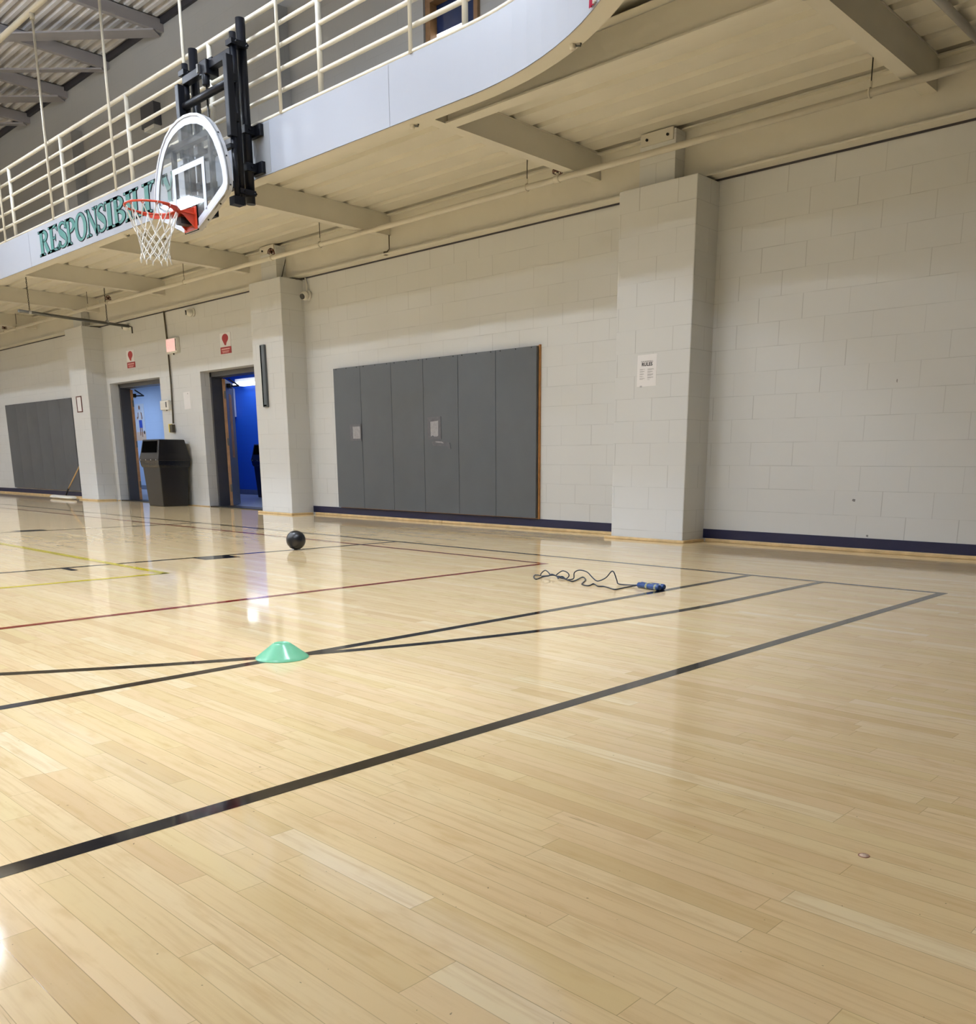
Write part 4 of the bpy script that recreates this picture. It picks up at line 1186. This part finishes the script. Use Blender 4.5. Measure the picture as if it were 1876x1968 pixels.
MB().box(-24.35, -22.65, 9.32, 9.68, 2.575, 2.59).build('diffuser', 'room1fill', t)
t = thing('towel_dispenser', (-18.75, RY, 1.6), 'white dispenser box on the blue wall behind the open door leaf', 'dispenser')
MB().box(-19.55, -19.10, RY - 0.14, RY, 1.72, 2.34).build('case', 'white', t, bevel=0.01)
t = thing('added_room_light', (-18.2, 10.1, 2.58), 'added unseen light washing the bright blue room', 'light')  # unseen lamp added to wash the blue wall from the top
MB().box(-19.0, -17.4, 10.0, 10.3, 2.59, 2.62).build('housing', 'housing', t)
MB().box(-18.95, -17.45, 10.02, 10.28, 2.575, 2.59).build('diffuser', 'room2fill', t)
t = thing('added_room_light', (-13.6, 9.4, 2.58), 'added unseen light inside the right doorway', 'light')  # unseen lamp added to light the blue room and its door leaf
MB().box(-14.3, -12.9, 9.2, 9.6, 2.59, 2.62).build('housing', 'housing', t)
MB().box(-14.25, -12.95, 9.22, 9.58, 2.575, 2.59).build('diffuser', 'room2fill', t)
# poster of a player on the pale blue wall
t = thing('player_poster', (-24.0, RY, 1.25), 'poster of a basketball player in white and blue on the pale blue wall', 'poster')
px0, px1, pz0, pz1 = -24.25, -23.72, 1.27, 2.20
MB().box(px0, px1, RY - 0.004, RY, pz0, pz1).build('sheet', 'posterbg', t)
MB().box(px0, px1, RY - 0.0055, RY - 0.004, pz0, pz0 + 0.22).build('court', 'posterfloor', t)
fp = lambda u, v, d: (px0 + u * (px1 - px0), RY - 0.006 - d, pz0 + v * (pz1 - pz0))
m = MB(); m.prism([(0.50 + 0.09 * math.cos(2 * PI * i / 14), 0.90 + 0.06 * math.sin(2 * PI * i / 14)) for i in range(14)], fp, 0, 0.0006)
m.prism([(0.30, 0.76), (0.38, 0.78), (0.34, 0.62), (0.20, 0.58), (0.18, 0.64), (0.28, 0.66)], fp, 0, 0.0006); m.prism([(0.62, 0.78), (0.72, 0.76), (0.78, 0.60), (0.60, 0.55), (0.58, 0.60), (0.68, 0.63)], fp, 0, 0.0006)
m.prism([(0.40, 0.36), (0.50, 0.36), (0.48, 0.14), (0.40, 0.14)], fp, 0, 0.0006); m.prism([(0.58, 0.36), (0.68, 0.36), (0.68, 0.10), (0.60, 0.10)], fp, 0, 0.0006)
m.build('figure', 'skin', t)
MB().prism([(0.38, 0.80), (0.62, 0.80), (0.68, 0.56), (0.36, 0.56)], fp, 0.0006, 0.0012).build('shirt', 'white', t)
MB().prism([(0.36, 0.56), (0.70, 0.56), (0.72, 0.35), (0.38, 0.35)], fp, 0.0006, 0.0012).build('shorts', 'posterblue', t)
MB().prism([(0.86 + 0.08 * math.cos(2 * PI * i / 14), 0.22 + 0.05 * math.sin(2 * PI * i / 14)) for i in range(14)], fp, 0, 0.0006).build('ball_print', 'ink', t)

# ------------------------------------------------------------------ bins
def bin_(x, y, label, simple=False):
    """x, y: the corner nearest the viewer (right front) of the body foot"""
    t = thing('trash_bin', (x - 0.30, y + 0.26, 0), label, 'trash bin')
    wx, wy = 0.62, 0.50
    cx_, cy_ = x - wx / 2, y + wy / 2
    def ring(z, hx, hy): return [Vector((cx_ - hx, cy_ - hy, z)), Vector((cx_ + hx, cy_ - hy, z)), Vector((cx_ + hx, cy_ + hy, z)), Vector((cx_ - hx, cy_ + hy, z))]
    def loft(rs, nm, mt, cap=True, bev=0.012):
        m = MB(); R_ = [[m.bm.verts.new(p) for p in r] for r in rs]
        for a, b in zip(R_, R_[1:]):
            for i in range(4): m.bm.faces.new((a[i], a[(i + 1) % 4], b[(i + 1) % 4], b[i]))
        if cap: m.bm.faces.new(R_[0]); m.bm.faces.new(R_[-1])
        return m.build(nm, mt, t, bevel=bev)
    loft([ring(0, wx / 2 - 0.045, wy / 2 - 0.035), ring(0.74, wx / 2 + 0.005, wy / 2 + 0.005)], 'body', 'black_plastic')
    loft([ring(0.635, wx / 2 + 0.004, wy / 2 + 0.004), ring(0.67, wx / 2 + 0.018, wy / 2 + 0.018), ring(0.745, wx / 2 + 0.026, wy / 2 + 0.026)], 'liner', 'bag', False, 0.0)
    hd = loft([ring(0.74, wx / 2 + 0.036, wy / 2 + 0.036), ring(0.775, wx / 2 + 0.036, wy / 2 + 0.036), ring(0.86, wx / 2 + 0.018, wy / 2 + 0.014), ring(1.085, wx / 2 - 0.01, wy / 2 - 0.03)], 'hood', 'black_plastic')
    m = MB(); yo = cy_ - wy / 2 - 0.018
    m.prism([(cx_ - wx / 2 + 0.045, 0.875), (cx_ + wx / 2 - 0.045, 0.875), (cx_ + wx / 2 - 0.06, 1.06), (cx_ - wx / 2 + 0.06, 1.06)], lambda u, v, d: (u, yo + (v - 0.86) * 0.19 - d, v), -0.02, 0.004)
    m.build('opening', 'hole', hd)  # flat black panel painted as the shade inside the hood
    for i in range(4):
        xx = cx_ - wx / 2 + 0.03 + i * 0.185
        MB().sphere((xx, cy_ - wy / 2 - 0.038, 0.757), 0.009, 8).build('rivet', 'alu', hd)
    return t
bin_(-14.56, 6.93, 'large black hooded trash bin standing between the two doorways')
bin_(-16.55, 10.2, 'black hooded trash bin inside the bright blue room')

# ------------------------------------------------------------------ dust mop
t = thing('dust_mop', (-18.9, 6.95, 0), 'white dust mop lying on the floor beside the far left pillar', 'mop')
m = MB(); n = 26
rows = []
rn = random.Random(11)
for i in range(n + 1):
    f = i / n; x = -19.62 + 1.28 * f; yy = 7.02 - 0.04 * f
    r = 0.030 + 0.009 * rn.random(); e = 0.35 + 0.65 * min(1, min(f, 1 - f) * 9)
    rows.append([m.bm.verts.new((x, yy + 0.085 * e * math.cos(2 * PI * k_ / 12) * (1 + 0.1 * rn.random()), 0.036 + r * e * math.sin(2 * PI * k_ / 12))) for k_ in range(12)])
for a, b in zip(rows, rows[1:]):
    for k_ in range(12): m.bm.faces.new((a[k_], a[(k_ + 1) % 12], b[(k_ + 1) % 12], b[k_])).smooth = True
m.bm.faces.new(rows[0]); m.bm.faces.new(list(reversed(rows[-1])))
m.build('mop_head', 'mop', t)
MB().cyl((-18.98, 7.06, 0.07), (-18.93, 7.10, 0.20), 0.016, 10).build('swivel', 'darkmetal', t)
MB().cyl((-18.94, 7.10, 0.19), (-18.44, 7.30, 0.86), 0.0125, 10).build('handle', 'pole', t)

# ------------------------------------------------------------------ things on the floor
R_ = 0.081
t = thing('exercise_ball', (-6.62, 4.29, 0), 'small black rubber ball on the black lane line', 'ball')
MB().sphere((-6.62, 4.29, R_ + 0.0012), R_, 36).build('ball', 'ball', t)
MB().tube([(-6.62 + (R_ + 0.0005) * math.cos(a), 4.29 + (R_ + 0.0005) * math.sin(a) * 0.6, R_ + 0.001 + (R_ + 0.0005) * math.sin(a) * 0.8) for a in [2 * PI * i / 40 for i in range(40)]], 0.0016, 5, closed=True).build('seam', 'blacktube', t)

t = thing('marker_cone', (-2.948, 1.822, 0), 'mint green plastic disc cone standing where the black lines cross', 'cone')
prof = [(0.100, 0.0012), (0.0985, 0.004), (0.088, 0.012), (0.060, 0.034), (0.034, 0.0545), (0.029, 0.0575), (0.026, 0.0575), (0.024, 0.0555), (0.004, 0.0550), (0.003, 0.0535), (0.031, 0.0525), (0.057, 0.032), (0.085, 0.0095), (0.097, 0.0012)]
MB().lathe((-2.948, 1.822, 0), prof + [prof[0]], 56).build('disc', 'mint', t)

t = thing('jump_rope', (-3.1, 4.36, 0), 'blue handled jump rope with dark tangled cord on the floor', 'jump rope')
def smooth_path(pts, n=6):
    pts = [Vector(p) for p in pts]; out = []
    for i in range(len(pts) - 1):
        p0, p1, p2, p3 = pts[max(i - 1, 0)], pts[i], pts[i + 1], pts[min(i + 2, len(pts) - 1)]
        for k_ in range(n):
            f = k_ / n
            out.append(0.5 * ((2 * p1) + (p2 - p0) * f + (2 * p0 - 5 * p1 + 4 * p2 - p3) * f * f + (3 * p1 - p0 - 3 * p2 + p3) * f ** 3))
    out.append(pts[-1]); return out
Z = 0.0042
low = [(-3.125, 4.375, 0.014), (-3.165, 4.335, Z), (-3.16, 4.265, Z), (-3.158, 4.195, Z), (-3.225, 4.225, Z), (-3.286, 4.252, Z), (-3.316, 4.235, Z), (-3.405, 4.304, Z), (-3.37, 4.212, Z),
       (-3.447, 4.243, Z), (-3.555, 4.413, Z), (-3.65, 4.496, 0.006), (-3.571, 4.315, Z), (-3.62, 4.322, Z), (-3.741, 4.408, Z)]
low[-1] = (-3.704, 4.364, 0.009)
coil = [(-3.723, 4.37, .015), (-3.766, 4.37, .017), (-3.731, 4.37, .044), (-3.703, 4.37, .053), (-3.668, 4.37, .044), (-3.657, 4.37, .026), (-3.674, 4.365, .007), (-3.72, 4.36, .008), (-3.768, 4.36, .021),
        (-3.793, 4.36, .025), (-3.828, 4.36, .012), (-3.849, 4.327, .0045), (-3.806, 4.222, .0045), (-3.888, 4.289, .0045), (-3.942, 4.36, .006), (-3.916, 4.36, .009), (-3.89, 4.36, .008), (-3.888, 4.362, .021),
        (-3.851, 4.36, .045), (-3.818, 4.36, .03), (-3.811, 4.36, .014), (-3.85, 4.35, .007), (-3.872, 4.35, .007), (-3.828, 4.355, .013), (-3.778, 4.36, .019), (-3.751, 4.361, .014)]
high = [(-3.73, 4.35, .005), (-3.711, 4.364, .018), (-3.684, 4.365, .007), (-3.640, 4.34, .0045), (-3.618, 4.369, .012), (-3.613, 4.37, .049), (-3.574, 4.372, .068), (-3.516, 4.376, .061), (-3.471, 4.379, .028),
        (-3.433, 4.381, .011), (-3.372, 4.385, .037), (-3.324, 4.388, .082), (-3.292, 4.39, .028), (-3.279, 4.391, .007), (-3.208, 4.396, .006), (-3.125, 4.40, .014)]
MB().tube(smooth_path(low + coil + high, 5), 0.0038, 7).build('cord', 'ropecord', t)
for (y0, y1, z) in ((4.372, 4.345, 0.018), (4.402, 4.395, 0.018)):
    p, q = Vector((-3.118, y0, z)), Vector((-2.945, y1, z))
    pr = [(0, 0.013), (0.03, 0.0165), (0.30, 0.0125), (0.36, 0.0165), (0.90, 0.0175), (0.97, 0.0165), (1.0, 0.012)]
    h_ = MB().tube([p.lerp(q, f) for f, r in pr], [r for f, r in pr], 18).build('handle', 'ropeblue', t)
    for f in (0.40, 0.445, 0.80, 0.845):
        MB().tube([p.lerp(q, f), p.lerp(q, f + 0.022)], 0.0181, 18).build('stripe', 'stripe', h_)
    MB().obox(p.lerp(q, 0.62) + Vector((0, 0, 0.0168)), (q - p) * 0.07, Vector((0, 0.004, 0)), Vector((0, 0, 0.0012))).build('printed_patch', 'alu', h_)

t = thing('floor_sticker', (-0.60, 1.605, 0), 'tiny worn pale sticker stuck to the floor at lower right', 'sticker')
MB().lathe((-0.60, 1.605, 0), [(0.0005, 0.0008), (0.0085, 0.0008), (0.009, 0.0)], 20).build('disc', 'sticker', t)
MB().lathe((-0.60, 1.605, 0), [(0.0085, 0.0), (0.009, 0.0010), (0.0105, 0.0010), (0.011, 0.0)], 20).build('rim_print', 'stickeredge', t)

# ------------------------------------------------------------------ gym lamps (rows found from the shadows and reflections)
rowname = {3.15: 'in the row nearest the track', -0.8: 'in the middle row', -5.15: 'in the far row'}
for y in (3.15, -0.8, -5.15):
    xs = (-2.75, -8.0, -13.75) if y > 2 else ((-2.75, -8.0, -13.45, -19.2, -24.4) if y > -2 else (-8.0, -13.45, -19.05, -24.4))
    for i, x in enumerate(xs):
        t = thing('high_bay_lamp', (x, y, 6.0), 'white LED high bay lamp %s, %s from the near end' % (rowname[y], ('first', 'second', 'third', 'fourth', 'fifth')[i]), 'lamp', 'LED high bay lamps under the roof')
        MB().box(x - 0.61, x + 0.61, y - 0.17, y + 0.17, 6.012, 6.07).build('housing', 'housing', t)
        MB().box(x - 0.60, x + 0.60, y - 0.16, y + 0.16, 6.0, 6.012).build('lens', 'led', t)
        MB().box(x - 0.56, x + 0.56, y - 0.10, y + 0.10, 6.07, 6.075).build('added_uplight', 'upfill', t)  # glowing strip added to brighten the roof and upper wall
        for dx in (-0.45, 0.45):
            MB().cyl((x + dx, y, 6.07), (x + dx, y, ZR), 0.004, 5).build('cable', 'darkmetal', t)

# unseen fill lamps added behind the viewer to brighten the near floor
for y, w_ in ((-1.6, 'closest to the viewer'), (-5.2, 'further along')):
    t = thing('added_fill_lamp', (-0.9, y, 3.6), 'added unseen fill lamp under the near end of the track, ' + w_, 'lamp', 'added fill lamps under the track')
    MB().box(-1.05, -0.75, y - 0.62, y + 0.62, 3.60, 3.66).build('housing', 'housing', t)
    MB().box(-1.04, -0.76, y - 0.60, y + 0.60, 3.588, 3.60).build('lens', 'soffitfill', t)

# ------------------------------------------------------------------ world, camera, look
w_ = bpy.data.worlds.new('dim_world'); sc.world = w_; w_.use_nodes = True
w_.node_tree.nodes['Background'].inputs[0].default_value = (0.5, 0.5, 0.55, 1)
w_.node_tree.nodes['Background'].inputs[1].default_value = 0.02

FPX, PCX, PCY, W_, H_ = 1717.922, 999.879, 1284.872, 1876.0, 1968.0
yaw, pitch, roll = -0.751215, -0.226731, 0.002229
f = Vector((math.sin(yaw) * math.cos(pitch), math.cos(yaw) * math.cos(pitch), math.sin(pitch)))
r = Vector((math.cos(yaw), -math.sin(yaw), 0)); u = r.cross(f)
r2 = r * math.cos(roll) + u * math.sin(roll); u2 = -r * math.sin(roll) + u * math.cos(roll)
cd = bpy.data.cameras.new('camera'); co = bpy.data.objects.new('camera', cd); COL.objects.link(co)
mw = Matrix((r2, u2, -f)).transposed().to_4x4(); mw.translation = Vector((0, 0, 0.73))
co.matrix_world = mw
cd.sensor_fit = 'VERTICAL'; cd.sensor_height = 24.0; cd.sensor_width = 24.0 * W_ / H_
cd.lens = FPX / H_ * 24.0
cd.shift_x = -(PCX - W_ / 2) / H_
cd.shift_y = (PCY - H_ / 2) / H_
cd.clip_start = 0.02; cd.clip_end = 200
sc.camera = co

sc.view_settings.view_transform = 'Standard'
sc.view_settings.look = 'None'
sc.view_settings.gamma = 1.0
sc.view_settings.use_curve_mapping = False
sc.view_settings.exposure = 0.0
try:
    sc.cycles.use_denoising = True
    sc.cycles.max_bounces = 8
    sc.cycles.diffuse_bounces = 5
    sc.cycles.glossy_bounces = 4
    sc.cycles.transparent_max_bounces = 12
    sc.cycles.sample_clamp_indirect = 6.0
except Exception:
    pass
